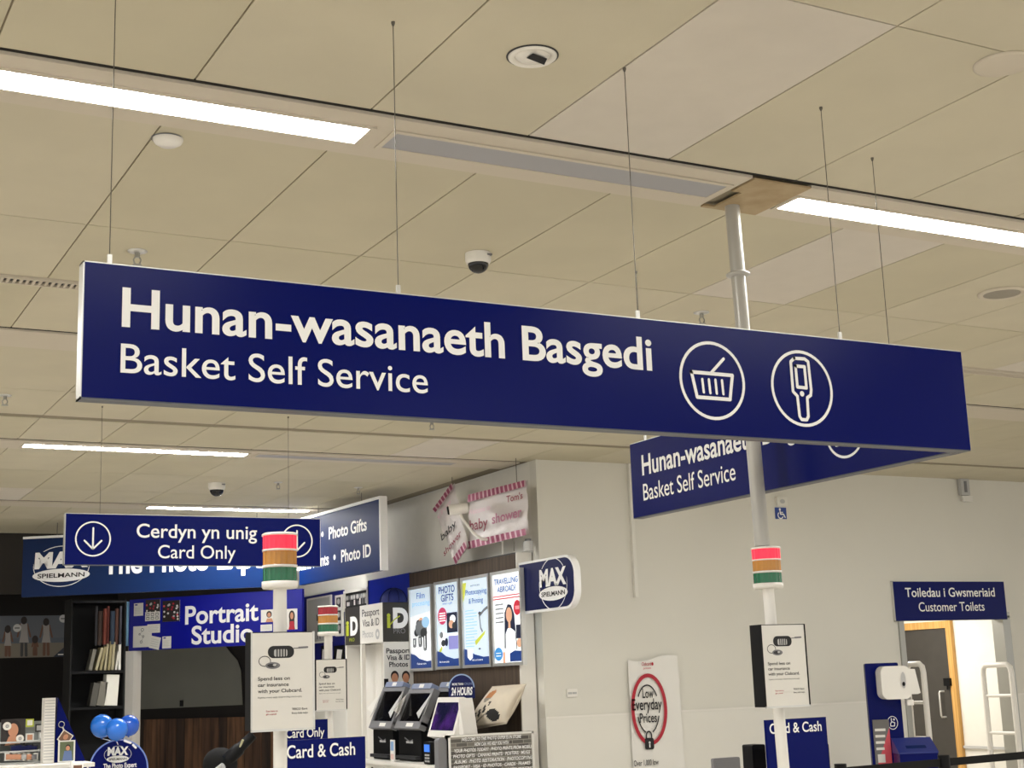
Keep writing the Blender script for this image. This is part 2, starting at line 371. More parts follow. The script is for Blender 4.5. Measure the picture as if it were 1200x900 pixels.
# ------------------------------------------------------------------ hanging signs
def wires(t, rows, y, top, zc):
    for x in rows:
        w = MB(); w.tube([(x, y, top), (x, y, zc)], .0015, WIRE, 6); w.box((x-.006, y-.004, top-.0), (x+.006, y+.004, top+.03), ALU); w.lathe([(.006, 0), (.006, -.006), (.003, -.014)][::-1], WIRE, (x, y, zc), 10)
        w.build('wire', t)
def board(t, L, H, th=.05, col=NAVY, edge=.012):
    b = MB(); b.box((.004, 0, .004), (L-.004, th, H-.004), col); b.build('panel', t)
    f = MB(); f.box((0, .003, 0), (L, th+.003, edge*.4), mat('shaded_edge_metal', '#5d6068', .45, metal=.4)); f.box((0, .003, H-edge*.4), (L, th+.003, H), ALU); f.box((0, .003, 0), (.004, th+.003, H), ALU); f.box((L-.004, .003, 0), (L, th+.003, H), ALU)  # underside shade put into the bottom strip's colour, against floor bounce
    f.build('frame', t)
SX0, SX1, SZ0, SZ1, SY = .75, 3.915, 2.354, 2.727, 3.73
sg = thing('hanging_sign', 'long navy sign reading Hunan-wasanaeth Basgedi Basket Self Service, nearest and largest', 'sign', (SX0, SY, SZ0), 0, 'basket self service signs')
board(sg, SX1-SX0, SZ1-SZ0)
F = Fr((SX0, SY, SZ0))
tx = MB()
tx.text('Hunan-wasanaeth Basgedi', .103, .2025, WHITE, cap=.106, width=1.688, bold=.019)
tx.text('Basket Self Service', .102, .0755, WHITE, cap=.0785, width=.893, bold=.0035)
tx.build('lettering', sg)
def loc(F, *pp): return F.poly(*pp)
def basket_icon(t, F, P, cx, cz, r, sw):
    m = MB(); m.ring(cx, cz, r, r, sw, -.002, WHITE)
    t = m.build('icon_ring', t)
    q = lambda x, y: P(x, y)
    b = MB(); b.stroke([q(163, 305), q(424, 328), q(410, 482), q(200, 466)], sw*1.15, -.002, WHITE, True)
    for a, c in (((232, 352), (242, 435)), ((274, 354), (284, 440)), ((316, 356), (325, 443)), ((358, 360), (367, 447))): b.stroke([q(*a), q(*c)], sw*.9, -.002, WHITE)
    b.stroke([q(290, 310), q(368, 222)], sw, -.002, WHITE); b.build('basket_icon', t)
    return m
def scan_icon(t, P, cx, cz, r, sw):
    m = MB(); m.ring(cx, cz, r, r, sw, -.002, WHITE); t = m.build('icon_ring', t)
    b = MB(); b.stroke([P(820, 218), P(885, 222), P(908, 240), P(928, 420), P(925, 455), P(903, 470), P(910, 590), P(900, 612), P(868, 610), P(855, 590), P(840, 460), P(812, 430), P(797, 240)], sw*1.1, -.002, WHITE, True)
    b.stroke([P(828, 268), P(885, 272), P(898, 408), P(840, 402)], sw*1.1, -.002, WHITE, True)
    c = P(870, 445); b.disc(c[0], c[1], sw*.9, sw*.9, -.002, WHITE); b.build('handset_icon', t)
def Pc(x, y): return loc(F, (780+x*220/1200, 380+y*140/764))[0]
basket_icon(sg, F, Pc, 2.775-SX0, 2.538-SZ0, .132, .0105)
scan_icon(sg, Pc, 3.149-SX0, 2.536-SZ0, .133, .0105)
wires(sg, [x-SX0 for x in (.823, 1.668, 2.513, 3.359)], .025, SZ1-SZ0, CZ-SZ0)
S2X = 3.865
a = at(742, 609, 0, S2X); Y2 = a.y; L2 = Y2-(SY+.056)
sg2 = thing('hanging_sign', 'navy basket self service sign set at right angles behind the big one, pole before it', 'sign', (S2X, Y2, SZ0), WB, 'basket self service signs')
board(sg2, L2, SZ1-SZ0, .05)
tx = MB(); k = 2.11/3.165
tx.text('Hunan-wasanaeth Basgedi', .105, .203, WHITE, cap=.098, width=1.688*.78, bold=.019); tx.text('Basket Self Service', .105, .078, WHITE, cap=.080, width=.893*.83, bold=.0035); tx.build('lettering', sg2)
F2 = Fr((S2X, Y2, SZ0), WB)
u0 = Y2-4.335
def P2(x, y): return (u0+(Pc(x, y)[0]-(2.775-SX0))*.9, Pc(x, y)[1])
basket_icon(sg2, F2, P2, u0, .184, .12, .0105)
wires(sg2, [Y2-5.82, Y2-4.084], .035, SZ1-SZ0, CZ-SZ0)
# card only sign
CY = 10.1
a = at(75, 662, 1, CY); b = at(376, 664.5, 1, CY); c = at(75, 601, 1, CY)
H = c.z-a.z
sg3 = thing('hanging_sign', 'navy hanging sign reading Cerdyn yn unig Card Only between two ringed arrows', 'sign', (a.x, CY, a.z)); L = b.x-a.x
board(sg3, L, H)
F = Fr((a.x, CY, a.z)); tx = MB()
p, q = loc(F, (160, 629), (301, 633)); tx.text('Cerdyn yn unig', p[0], p[1]-.004, WHITE, cap=.096, width=q[0]-p[0], bold=.010)
p, q = loc(F, (185, 654), (276, 656)); tx.text('Card Only', p[0], p[1], WHITE, cap=.092, width=q[0]-p[0], bold=.004)
tx.build('lettering', sg3)
for px in (109, 348):
    (cx, cz), = loc(F, (px, 631.5 if px < 200 else 634)); m = MB(); r = .122
    m.ring(cx, cz, r, r, .010, -.002, WHITE); m.stroke([(cx, cz+.075), (cx, cz-.07)], .012, -.002, WHITE); m.stroke([(cx-.058, cz-.012), (cx, cz-.07), (cx+.058, cz-.012)], .012, -.002, WHITE); m.build('arrow_icon', sg3)
w1 = at(118, 560, 1, CY+.025); w2 = at(338, 560, 1, CY+.025)
wires(sg3, [w1.x-a.x, w2.x-a.x], .025, H-.03, CZ-a.z)
# toilets sign
a = at(1050, 728, 1, YA-.035); b = at(1181, 726, 1, YA-.035); c = at(1046, 681, 1, YA-.035)
t4 = thing('wall_sign', 'navy wall sign reading Toiledau i Gwsmeriaid Customer Toilets above the doorway', 'sign', (a.x, YA-.035, a.z)); L, H = b.x-a.x, c.z-a.z
board(t4, L, H, .03); F = Fr((a.x, YA-.035, a.z)); tx = MB()
p, q = loc(F, (1061, 699.5), (1166, 699.5)); tx.text('Toiledau i Gwsmeriaid', p[0], p[1], WHITE, cap=.095, width=q[0]-p[0], bold=.012)
p, q = loc(F, (1077, 716.5), (1154, 716.5)); tx.text('Customer Toilets', p[0], p[1], WHITE, cap=.095, width=q[0]-p[0], bold=.004); tx.build('lettering', t4)

# ------------------------------------------------------------------ till poles with stack lights and leaflet boxes
AMBER = mat('amber_lens', '#c4862f', .25, coat=.3); GREEN = mat('green_lens', '#0d6a45', .25, coat=.3); REDL = mat('glowing_red_lens', (1.0, .02, .05), .3, emit=.85); REDO = mat('unlit_red_lens', '#a8202f', .25)
def stack(t, o, s, h, lit=True):
    "white drum with red, amber and green bands; o is the underside"
    x, y, z = o; k = h/.172
    b = MB(); b.lathe([(.0001, 0), (s*.93, 0), (s, .006), (s, .022*k), (s*.94, .022*k)], WPAINT, o, 32); t = b.build('stack_light', t)
    for nm, m, a0, a1 in (('green_band', GREEN, .022, .064), ('amber_band', AMBER, .072, .115), ('red_band', REDL if lit else REDO, .121, .163)):
        c = MB(); n = 40; prof = []
        vs = []; rad = s*.93
        for zz in (a0*k, a1*k):
            for i in range(n): vs.append((x+(rad-(.0025 if i % 2 else 0))*cos(2*pi*i/n), y+(rad-(.0025 if i % 2 else 0))*sin(2*pi*i/n), z+zz))
        c.add(vs, [(i, (i+1) % n, n+(i+1) % n, n+i) for i in range(n)], m); c.build(nm, t)
    for a0, a1 in ((.064, .072), (.115, .121)):
        r = MB(); r.lathe([(s*.93, a0*k), (s*.97, a0*k), (s*.97, a1*k), (s*.93, a1*k)], WPAINT, o, 32); r.build('separator_ring', t)
    c = MB(); c.lathe([(s*.94, .163*k), (s, .163*k), (s, .168*k), (s*.9, .172*k), (.0001, .173*k)], WPAINT, o, 32); c.build('drum_cap', t)
def car_print(m, u, v, sx, sz, y, blur=0):
    "the car-insurance leaflet: a key fob with ring and blade, three lines, footers"
    R = lambda x, z: (u+x*sx, v+z*sz)
    def rr(x0, z0, x1, z1, r, mm, yy):
        p = []
        for cx, cz, a0 in ((x1-r, z1-r, 0), (x0+r, z1-r, 90), (x0+r, z0+r, 180), (x1-r, z0+r, 270)):
            for i in range(6): p.append(R(cx+r*cos(radians(a0+18*i)), cz+r*sin(radians(a0+18*i))*sx/sz))
        m.flat(p, yy, mm)
    rr(.25, .70, .68, .885, .09, INKK, y); rr(.35, .735, .57, .83, .03, LGREY, y-.0004)
    for i in range(4): m.rect(*R(.39+i*.045, .745), *R(.41+i*.045, .82), y-.0008, INKK)
    m.stroke([R(.66, .825), R(.90, .835)], .012*sx, y-.0004, DGREY); m.stroke([R(.76, .832), R(.90, .836)], .03*sx, y-.0006, MGREY)
    a = R(.20, .70); m.ring(a[0], a[1], .10*sx, .055*sz, .012*sx, y, DGREY); a = R(.33, .655)
    m.disc(a[0], a[1], .12*sx, .035*sz, y-.0003, MGREY); m.disc(a[0]-.01*sx, a[1], .08*sx, .02*sz, y-.0006, DGREY); m.disc(a[0]+.03*sx, a[1]+.005*sz, .03*sx, .012*sz, y-.0009, LGREY)
    for i, (l, w) in enumerate((('Spend less on', .52), ('car insurance', .50), ('with your Clubcard.', .72))): m.text(l, *R(.09, .505-.063*i), INKK, cap=.036*sz, width=w*sx, bold=.012, y=y)
    m.text('Eligibility criteria apply. Underwriting criteria apply.', *R(.09, .325), DGREY, cap=.014*sz, width=.72*sx, y=y)
    m.text('Scan here to', *R(.22, .185), RED, cap=.016*sz, width=.19*sx, bold=.01, y=y); m.text('get a quote', *R(.22, .155), RED, cap=.016*sz, width=.17*sx, bold=.01, y=y)
    m.text('TESCO Bank', *R(.64, .195), INKK, cap=.02*sz, width=.26*sx, bold=.01, y=y); m.text('Every little helps', *R(.64, .155), INKK, cap=.018*sz, width=.26*sx, bold=.005, y=y)
def leaflet(px, Y, side, label, dep=.07):
    a = at(*px[0], 1, Y); b = at(*px[1], 1, Y); c = at(*px[2], 1, Y)
    L, H = c.x-b.x, a.z-b.z
    t = thing('leaflet_box', label, 'poster', (b.x, Y, b.z), 0, 'car insurance posters on the till poles')
    s = MB(); s.box((0, .004, 0), (L, dep, H), BLACK); s.build('box', t)
    p = MB(); p.box((.004, 0, .003), (L-.006, .0035, H-.003), PAPER); po = p.build('poster', t)
    e = MB(); e.box((L-.006, -.002, 0), (L, .004, H), side); e.box((0, -.002, 0), (.004, .004, H), side); e.box((0, -.002, -.004), (L, .004, .003), ALU); e.build('holder_edge', t)
    g = MB(); car_print(g, .004, 0, L-.008, H, -.001); g.build('printed_advert', po)
# right pole: wide tube down from the ceiling, thin tube to the till
pt = at(858, 243, 1, 4.76); TOP = Vector((pt.x, 4.76, CZ)); K = at(900, 690, 1, 4.73); BOT = at(917, 885, 1, 4.73); G = BOT+(BOT-K)*((BOT.z)/(K.z-BOT.z))
MID = at(893.5, 640, 1, 4.73); COL = at(865, 322, 1, 4.755)
rp = thing('service_pole', 'grey ceiling-to-till pole with a red, amber and green stack light', 'pole', (G.x, G.y, 0), 0, 'till poles with stack lights')
O = Vector((G.x, G.y, 0))
m = MB(); m.tube([TOP-O, COL-O], .032, GALV, 24); m.build('upper_tube', rp)
m = MB(); m.tube([COL-O, MID-O], .031, GALV, 24); m.build('middle_tube', rp)
d = (COL-TOP).normalized()
m = MB(); m.tube([COL-O-d*.012, COL-O-d*.004, COL-O+d*.004, COL-O+d*.01], [.036, .052, .052, .036], GALV, 24); m.build('collar', rp)
m = MB(); m.tube([K-O, Vector((0, 0, 0))], .0235, WPAINT, 20); m.build('lower_tube', rp)
sb = at(900.5, 690, 1, 4.73)-O; stack(rp, (sb.x, sb.y, sb.z), .062, MID.z-K.z-.004)
leaflet([(888.5, 732), (897.5, 829), (950, 827)], 4.62, BLACK, 'black-sided car insurance poster box on the right-hand pole')
# left pole
p0 = at(328, 690, 1, 4.62); p1 = at(329, 625, 1, 4.62)
lp = thing('till_pole', 'white till pole with lit red, amber and green stack light, in front of portrait studio', 'pole', (p0.x, 4.62, 0), 0, 'till poles with stack lights')
m = MB(); m.tube([(0, 0, 0), (0, 0, p0.z)], .0225, WPAINT, 20); m.build('tube', lp); stack(lp, (0, 0, p0.z), .0605, p1.z-p0.z)
leaflet([(290.5, 741), (294, 857), (369, 852.5)], 4.50, ALU, 'nearest car insurance poster box, on the left-hand white pole', .06)
# third, small pole
p0 = at(384.5, 745, 1, 8.3); p1 = at(384.5, 710, 1, 8.3)
tp = thing('till_pole', 'distant white till pole with unlit stack light behind the left one', 'pole', (p0.x, 8.3, 0), 0, 'till poles with stack lights')
m = MB(); m.tube([(0, 0, 0), (0, 0, p0.z)], .025, WPAINT, 20); m.build('tube', tp); stack(tp, (0, 0, p0.z), .064, p1.z-p0.z, False)
leaflet([(368, 773), (370, 833), (407, 831)], 8.2, BLACK, 'furthest car insurance poster box, half hidden behind the nearest one', .05)

# ------------------------------------------------------------------ low till signs and till tops
def till_sign(px, Y, text_px, words, label, name='till_sign', backs=True):
    "navy board that stands on a leg, px: top-left, top-right"
    a = at(*px[0], 1, Y); b = at(*px[1], 1, Y); L = b.x-a.x; H = .34
    t = thing(name, label, 'sign', (a.x, Y, 0), 0, 'till payment signs'); top = a.z
    m = MB(); m.box((0, 0, top-H), (L, .018, top), NAVY); m.build('panel', t)
    m = MB(); m.box((L/2-.03, .02, 0), (L/2+.03, .05, top-.05), DGREY); m.box((L/2-.16, -.10, 0), (L/2+.16, .20, .012), DGREY); m.build('stand', t)
    F = Fr((a.x, Y, 0)); tx = MB(); p, q = F.uv(*text_px[0]), F.uv(*text_px[1]); tx.text(words, p[0], p[1], WHITE, width=q[0]-p[0], cap=text_px[2], bold=.012); tx.build('lettering', t)
    return t
till_sign([(897, 844), (968, 843)], 7.2, [(902, 860), (963, 858.5), .060], 'Card & Cash', 'navy Card & Cash sign behind the right-hand pole')
till_sign([(334, 868), (428, 867)], 5.6, [(336, 889), (416, 884), .050], 'Card & Cash', 'navy Card & Cash sign beside the left-hand pole')
till_sign([(331, 845), (384, 846)], 8.0, [(335, 865), (380, 860), .05], 'Card Only', 'small blue Card Only sign just below the furthest poster')
def screen(px0, px1, Y, dep, top, colr, label, bezel=None, name='till_screen', lean=0):
    a = at(*px0, 1, Y); b = at(*px1, 1, Y); L = b.x-a.x
    t = thing(name, label, 'screen', (a.x, Y, 0)); z = a.z
    m = MB(); m.rbox((0, 0, z-.30), (L, dep, z), colr, .012); m.build('case', t)
    m = MB(); m.box((.02, -.003, z-.28), (L-.02, 0, z-.025), bezel or BLACK); m.build('display', t)
    m = MB(); m.tube([(L/2, dep+.02, 0), (L/2, dep+.02, z-.12)], .03, DGREY); m.lathe([(.0001, 0), (.14, 0), (.14, .012), (.0001, .014)], DGREY, (L/2, dep+.02, 0)); m.build('stand', t)
    return t
screen((836, 889), (867, 889), 8.2, .03, 0, MGREY, 'grey till screen low in front of the pale wall', MGREY)
screen((881, 873), (896.5, 873), 7.42, .10, 0, BLACK, 'black terminal at the left edge of the Card & Cash sign')
screen((958, 872), (971, 872), 7.35, .06, 0, BLACK, 'black terminal at the right edge of the Card & Cash sign')

# ------------------------------------------------------------------ things on and in front of the right-hand wall
F = Fr((0, YA-.006, 0))
# Low Everyday Prices banner
a, b, c, d = F.poly((734, 774), (792, 769), (799, 905), (742, 905))
bt = thing('hanging_banner', 'white creased banner reading Low Everyday Prices with red ring and padlock', 'banner', (0, YA-.02, 0))
m = MB(); nu, nv = 10, 26; vs = []; random.seed(3)
zb = .55
for j in range(nv+1):
    for i in range(nu+1):
        s, q = i/nu, j/nv; zt = a[1]*(1-s)+b[1]*s+(.02*sin(pi*s*2)*-1 if j == 0 else 0)
        x = (a[0]*(1-s)+b[0]*s)+(.02*q if i == nu else 0)
        vs.append((x, -.010+.006*sin(i*1.9+j*1.1)*(s)+random.uniform(-.003, .003), zt*(1-q)+zb*q))
m.add(vs, [(j*(nu+1)+i, (j+1)*(nu+1)+i, (j+1)*(nu+1)+i+1, j*(nu+1)+i+1) for j in range(nv) for i in range(nu)], mat('glossy_banner_vinyl', '#e6e4de', .25, coat=.3), True)
m.build('sheet', bt)
B = Fr((0, YA-.045, 0)); m = MB()
c0 = B.uv(761, 831); rx = B.uv(784, 831)[0]-B.uv(742, 833)[0]; rz = B.uv(760, 789)[1]-B.uv(763, 873)[1]; y = -.0005
m.ring(c0[0], c0[1], rx/2, rz/2, .035, y, RED)
m.build('red_ring', bt).location = (0, -.025, 0)
m = MB(); c1 = B.uv(759.5, 831); [m.ring(c1[0], c1[1], rx*.32, rz*.345, .013, y, INKK, 30, a0, a1) for a0, a1 in ((32, 148), (197, 252), (288, 343))]
m.build('black_arcs', bt).location = (0, -.025, 0)
m = MB()
for l, x0, x1, yy, cp in (('Low', 753, 766, 818, .085), ('Everyday', 741, 776, 832.5, .10), ('Prices', 750, 770, 847, .085)):
    p, q = B.uv(x0, yy), B.uv(x1, yy); m.text(l, p[0], p[1], INKK, cap=cp, width=q[0]-p[0], bold=.012, y=y)
p, q = B.uv(743, 898), B.uv(772, 897); m.text('Over 1,000 low', p[0], p[1], INKK, cap=.05, width=q[0]-p[0], bold=.008, y=y)
m.build('lettering', bt).location = (0, -.025, 0)
m = MB(); p, q = B.uv(752, 780), B.uv(763, 780); m.text('Clubcard', p[0], p[1], RED, cap=.03, width=q[0]-p[0], bold=.01, y=y); p, q = B.uv(754, 784), B.uv(763, 784); m.text('prices', p[0], p[1], PINK, cap=.018, width=q[0]-p[0], y=y)
p = B.uv(764.5, 778); m.disc(p[0], p[1], .012, .016, y, RED); m.build('small_red_mark', bt).location = (0, -.025, 0)
m = MB(); x0, z1 = B.uv(755.5, 865); x1, z0 = B.uv(766.5, 878); m.rbox((x0, -.004, z0), (x1, 0, z1), INKK, .02); cx = (x0+x1)/2
m.ring(cx, z1+.015, .036, .05, .014, y, INKK, 30, 0, 180); m.rect(cx-.036, z1-.005, cx-.022, z1+.02, y, INKK); m.rect(cx+.022, z1-.005, cx+.036, z1+.02, y, INKK)
m.disc(cx, (z0+z1)/2+.01, .011, .011, -.006, WHITE); m.rect(cx-.006, (z0+z1)/2-.035, cx+.006, (z0+z1)/2+.01, -.006, WHITE); m.build('padlock', bt).location = (0, -.025, 0)
# conduit
a = at(739.5, 545, 1, YA-.02); b = at(743, 700, 1, YA-.02)
m = MB(); m.box((-.018, -.02, b.z), (.018, .018, CZ-.003), WALLLO); o = m.build('cable_conduit', None, ((a.x+b.x)/2, YA-.02, 0)); tag(o, 'thin painted cable conduit running down the wall left of the right-angled sign', 'conduit')
# wheelchair sign and alarm box
a, b = F.uv(909, 608), F.uv(921, 595)
t = thing('accessible_toilet_sign', 'small blue wheelchair sign on the wall just right of the pole', 'sign', (a[0], YA-.008, a[1])); w, h = b[0]-a[0], b[1]-a[1]
m = MB(); m.box((0, 0, 0), (w, .006, h), mat('sign_blue', '#1d3d8c', .4)); m.build('panel', t)
m = MB(); R = lambda x, z: (w*x, h*z)
m.disc(*R(.42, .84), w*.09, w*.09, -.001, WHITE); m.stroke([R(.42, .72), R(.45, .42), R(.72, .42), R(.85, .15)], w*.1, -.001, WHITE); m.ring(*R(.45, .32), w*.27, w*.27, w*.08, -.001, WHITE, 30, 130, 340); m.stroke([R(.44, .58), R(.66, .58)], w*.07, -.001, WHITE); m.build('wheelchair_symbol', t)
a, b = F.uv(909, 593), F.uv(920, 583)
m = MB(); m.rbox((0, 0, 0), (b[0]-a[0], .035, b[1]-a[1]), WALLLO, .01); t = thing('alarm_box', 'small pale alarm box on the wall above the wheelchair sign', 'alarm', (a[0], YA-.038, a[1])); m.build('case', t)
m = MB(); w, h = b[0]-a[0], b[1]-a[1]; m.disc(w/2, h/2, w*.25, h*.25, -.001, LGREY); m.build('sounder', t)
# ceiling hung bracket near the right edge of the wall
a, b = F.uv(1124, 588), F.uv(1131, 562)
t = thing('wall_bracket', 'narrow grey bracket box high on the wall at right, under the ceiling', 'bracket', (a[0], YA-.06, 0)); w = b[0]-a[0]
m = MB(); m.box((0, 0, a[1]+.07), (w, .05, CZ-.003), LGREY); m.build('housing', t); m = MB(); m.box((w*.35, -.006, a[1]+.10), (w*.65, 0, CZ-.03), MGREY); m.build('slot', t)
m = MB(); m.box((.02, .01, a[1]), (w+.04, .04, a[1]+.065), PAPER); m.build('paper_tag', t)
# double socket
a, b = F.uv(664, 817), F.uv(676, 807)
t = thing('wall_socket', 'white double wall socket low on the pale wall near the corner', 'socket', (a[0], YA-.016, a[1])); w, h = b[0]-a[0], b[1]-a[1]
m = MB(); m.rbox((0, 0, 0), (w, .012, h), WPAINT, .008); m.build('faceplate', t)
for k in (.28, .72):
    m = MB(); m.box((w*k-.02, -.004, h*.35), (w*k+.02, 0, h*.6), LGREY); m.build('switch', t)
# security gates
def gate(px, X, label):
    a = at(*px[0], 0, X); b = at(*px[1], 0, X); L = abs(a.y-b.y)
    t = thing('security_gate', label, 'security gate', (X, a.y, 0), WB, 'white anti-theft gates'); z = (a.z+b.z)/2
    m = MB(); r = .035
    pts = [(0, 0, .03), (0, 0, z-.10), (.012, 0, z-.04), (.05, 0, z-.01), (L-.05, 0, z-.01), (L-.012, 0, z-.04), (L, 0, z-.10), (L, 0, .03)]
    m.tube(pts, .03, WPAINT, 14); m.build('frame', t)
    m = MB(); m.box((-.07, -.06, 0), (L+.07, .06, .04), LGREY); m.build('base', t)
    for zz in (px[2], px[3]):
        m = MB(); m.tube([(.0, 0, zz), (L, 0, zz)], .018, WPAINT, 12); m.build('crossbar', t)
gate([(1151, 779), (1184, 777), 1.25, .86], 12.02, 'white anti-theft gate at the right side of the toilet doorway')
gate([(1062, 778), (1081, 776), 1.22, .86], 10.93, 'white anti-theft gate behind the hand sanitiser stand')
# hand sanitiser stand
c0 = deep(1033, 777, 13.6); SA = -radians(28)
t = thing('sanitiser_stand', 'navy hand sanitiser stand with white dispenser and lidded bin by the doorway', 'sanitiser stand', (c0.x, c0.y, 0), SA)
F = Fr((c0.x, c0.y, 0), SA)
uL = F.uv(1013, 777)[0]; uR = F.uv(1052, 776)[0]; zt = c0.z
m = MB(); m.rbox((uL, 0, .02), (uR, .05, zt), NAVY, .015); m.box((uL-.03, -.22, 0), (uR+.06, .12, .03), NAVY); m.build('body', t)
a, b = F.uv(1026, 821), F.uv(1060, 780)
m = MB(); m.rbox((a[0]+.02, -.20, a[1]+.01), (b[0]-.01, -.003, b[1]), WPAINT, .06, 6); ds = m.build('dispenser', t)
m = MB(); m.prism([(b[0]-.02, b[1]-.03), (b[0]+.05, b[1]-.035), (b[0]+.085, a[1]+.06), (b[0]+.06, a[1]+.05), (b[0]-.03, a[1]+.05)], -.16, -.03, WPAINT)
m.build('nose', ds)
m = MB(); e = F.uv(1058, 797, .205); m.disc(e[0]+.005, e[1], .022, .075, -.2065, LGREY); m.disc(e[0]+.005, e[1]-.035, .014, .02, -.208, BLACK); m.build('sensor_window', ds)
m = MB(); m.box((b[0]-.05, -.17, a[1]-.05), (b[0]+.01, -.08, a[1]+.0), WPAINT); m.build('nozzle', ds)
a, b = F.uv(1055, 905, .25), F.uv(1098, 882, .25)
m = MB(); m.box((a[0], -.28, .45), (b[0], -.053, b[1]), NAVY); bi = m.build('bin', t)
m = MB(); q = b[1]; x0, x1 = a[0]-.006, b[0]+.006; hh = .135
m.add([(x0, -.286, q), (x1, -.286, q), (x1, -.053, q), (x0, -.053, q), (x0, -.286, q+.012), (x1, -.286, q+.012), (x1, -.053, q+hh), (x0, -.053, q+hh)], [(0, 3, 2, 1), (4, 5, 6, 7), (0, 1, 5, 4), (1, 2, 6, 5), (2, 3, 7, 6), (3, 0, 4, 7)], mat('paler_navy_lid', '#1c2a78', .4))  # lid is a paler navy than the bin body
m.build('bin_lid', bi)
m = MB(); lf = lambda x, k: (x, -.286+.233*k, q+.0135+(hh-.012)*k)
m.add([lf(x0+.09, .25), lf(x1-.09, .25), lf(x1-.09, .45), lf(x0+.09, .45)], [(0, 1, 2, 3)], NAVY2); m.build('bin_flap', bi)
a = F.uv(1046, 847); m = MB(); m.ring(a[0], a[1], .05, .062, .006, -.002, WHITE); m.stroke([(a[0]-.02, a[1]-.03), (a[0]+.015, a[1]-.03), (a[0]+.02, a[1]), (a[0]-.005, a[1]+.01), (a[0]-.02, a[1]-.005)], .008, -.002, WHITE, True); m.stroke([(a[0]-.01, a[1]+.015), (a[0]-.01, a[1]+.04)], .008, -.002, WHITE); m.disc(a[0]+.015, a[1]+.03, .008, .01, -.002, WHITE); m.build('hand_symbol', t)
a, b = F.uv(1027, 905), F.uv(1041, 843)
m = MB(); m.box((a[0], -.012, .55), (b[0], -.003, b[1]), mat('poster_grey', '#6f6d6b', .5)); w = b[0]-a[0]; hh = b[1]-a[1]
m.flat([(b[0], b[1]-hh*.15), (b[0], .55), (a[0]+.005, .55), (a[0]+.02, b[1]-hh*.85)], -.0125, PINK)
for i in range(4): m.rect(a[0]+w*.1, b[1]-hh*(.22+i*.12), a[0]+w*(.75-i*.05), b[1]-hh*(.17+i*.12), -.0135, PAPER)
m.rect(a[0]+w*.15, b[1]-hh*.82, a[0]+w*.6, b[1]-hh*.66, -.0135, PAPER); m.build('leaflet', t)
# sign held by the near gate
# belt barrier
a = at(985, 899.5, 2, .93); b = at(1225, 878.5, 2, .93); ang = atan2(b.y-a.y, b.x-a.x); L = hypot(b.x-a.x, b.y-a.y)
t = thing('belt_barrier', 'black retractable belt barrier along the bottom right corner', 'barrier', (a.x, a.y, 0), ang)
m = MB(); m.box((0, -.002, .875), (L, .002, .93), MATT); m.build('belt', t)
for k in (0.0, .5, 1.0):
    F = Fr((a.x, a.y, 0), ang); u = F.uv(1106, 890)[0] if k == .5 else L*k
    m = MB(); m.tube([(u, 0, 0), (u, 0, .87)], .032, BLACK, 18); m.tube([(u, 0, .855), (u, 0, .955)], .042, BLACK, 18); m.lathe([(.0001, 0), (.17, 0), (.17, .012), (.04, .03)], BLACK, (u, 0, 0)); m.build('post', t)

# ================================================================== the photo shop
def max_logo(t, cx, cz, rx, rz, hx, hz, back=None, y=-.002):
    "ringed ellipse, heavy MAX, white oval band with SPIELMANN; half sizes hx, hz of the lettering"
    m = MB(); m.ring(cx, cz, rx, rz, min(rx, rz)*.035, y, WHITE); t = m.build('logo', t)
    m = MB(); m.rect(cx-hx*1.0, cz-hz*.12, cx+hx*1.0, cz+hz*.93, y-.001, back or INK); m.text('MAX', cx, cz-hz*.06, WHITE, cap=hz*.95, width=hx*1.95, bold=.05, y=y-.003, align='C', shear=.04); m.build('logo_wordmark', t)
    m = MB(); m.disc(cx, cz-hz*.55, hx*1.04, hz*.40, y-.0015, WHITE); m.build('logo_oval', t)
    m = MB(); m.text('SPIELMANN', cx, cz-hz*.68, INKK, cap=hz*.26, width=hx*1.7, bold=.02, y=y-.0035, align='C'); m.build('logo_lettering', t)
GLOW = mat('fascia_gradient_vinyl', '#072350', .35, spec=.2)
# long fascia sign, angled
PL = hypot(PB.x-PA.x, PB.y-PA.y); PH = Fr((PA.x, PA.y, PA.z), PANG).uv(27, 630)[1]
F = Fr((PA.x, PA.y, PA.z), PANG)
t = thing('fascia_sign', 'long blue fascia board reading The Photo Experts, half hidden by the card only sign', 'sign', F.o, PANG, 'photo shop fascia boards')
m = MB(); m.box((0, 0, 0), (PL-.06, .06, PH-.02), GLOW); m.build('panel', t)
m = MB(); m.box((0, -.012, PH-.02), (PL-.06, .07, PH+.008), WHITE); m.build('top_edge', t)
c = F.uv(72, 663.5); rx = (F.uv(105, 664)[0]-F.uv(39, 664)[0])/2; rz = (F.uv(72, 641)[1]-F.uv(72, 689)[1])/2
max_logo(t, c[0], c[1], rx, rz, rx*.98, rz*.80, GLOW)
p, q = F.uv(121, 672.5), F.uv(343, 665.5); m = MB(); m.text('The Photo Experts', p[0], p[1], WHITE, cap=.25, width=q[0]-p[0], bold=.03); m.build('lettering', t)
m = MB(); m.box((1.2, .062, .02), (PL-.3, .075, .045), mat('added_fill_glow', (1, .97, .92), .5, emit=40)); m.build('added_fill_strip', t)  # unseen glowing strip, added to brighten the studio board behind
for u in (.4, PL-.5): m = MB(); m.tube([(u, .03, PH), (u, .03, CZ-PA.z-.003)], .004, WIRE, 6); m.build('wire', t)
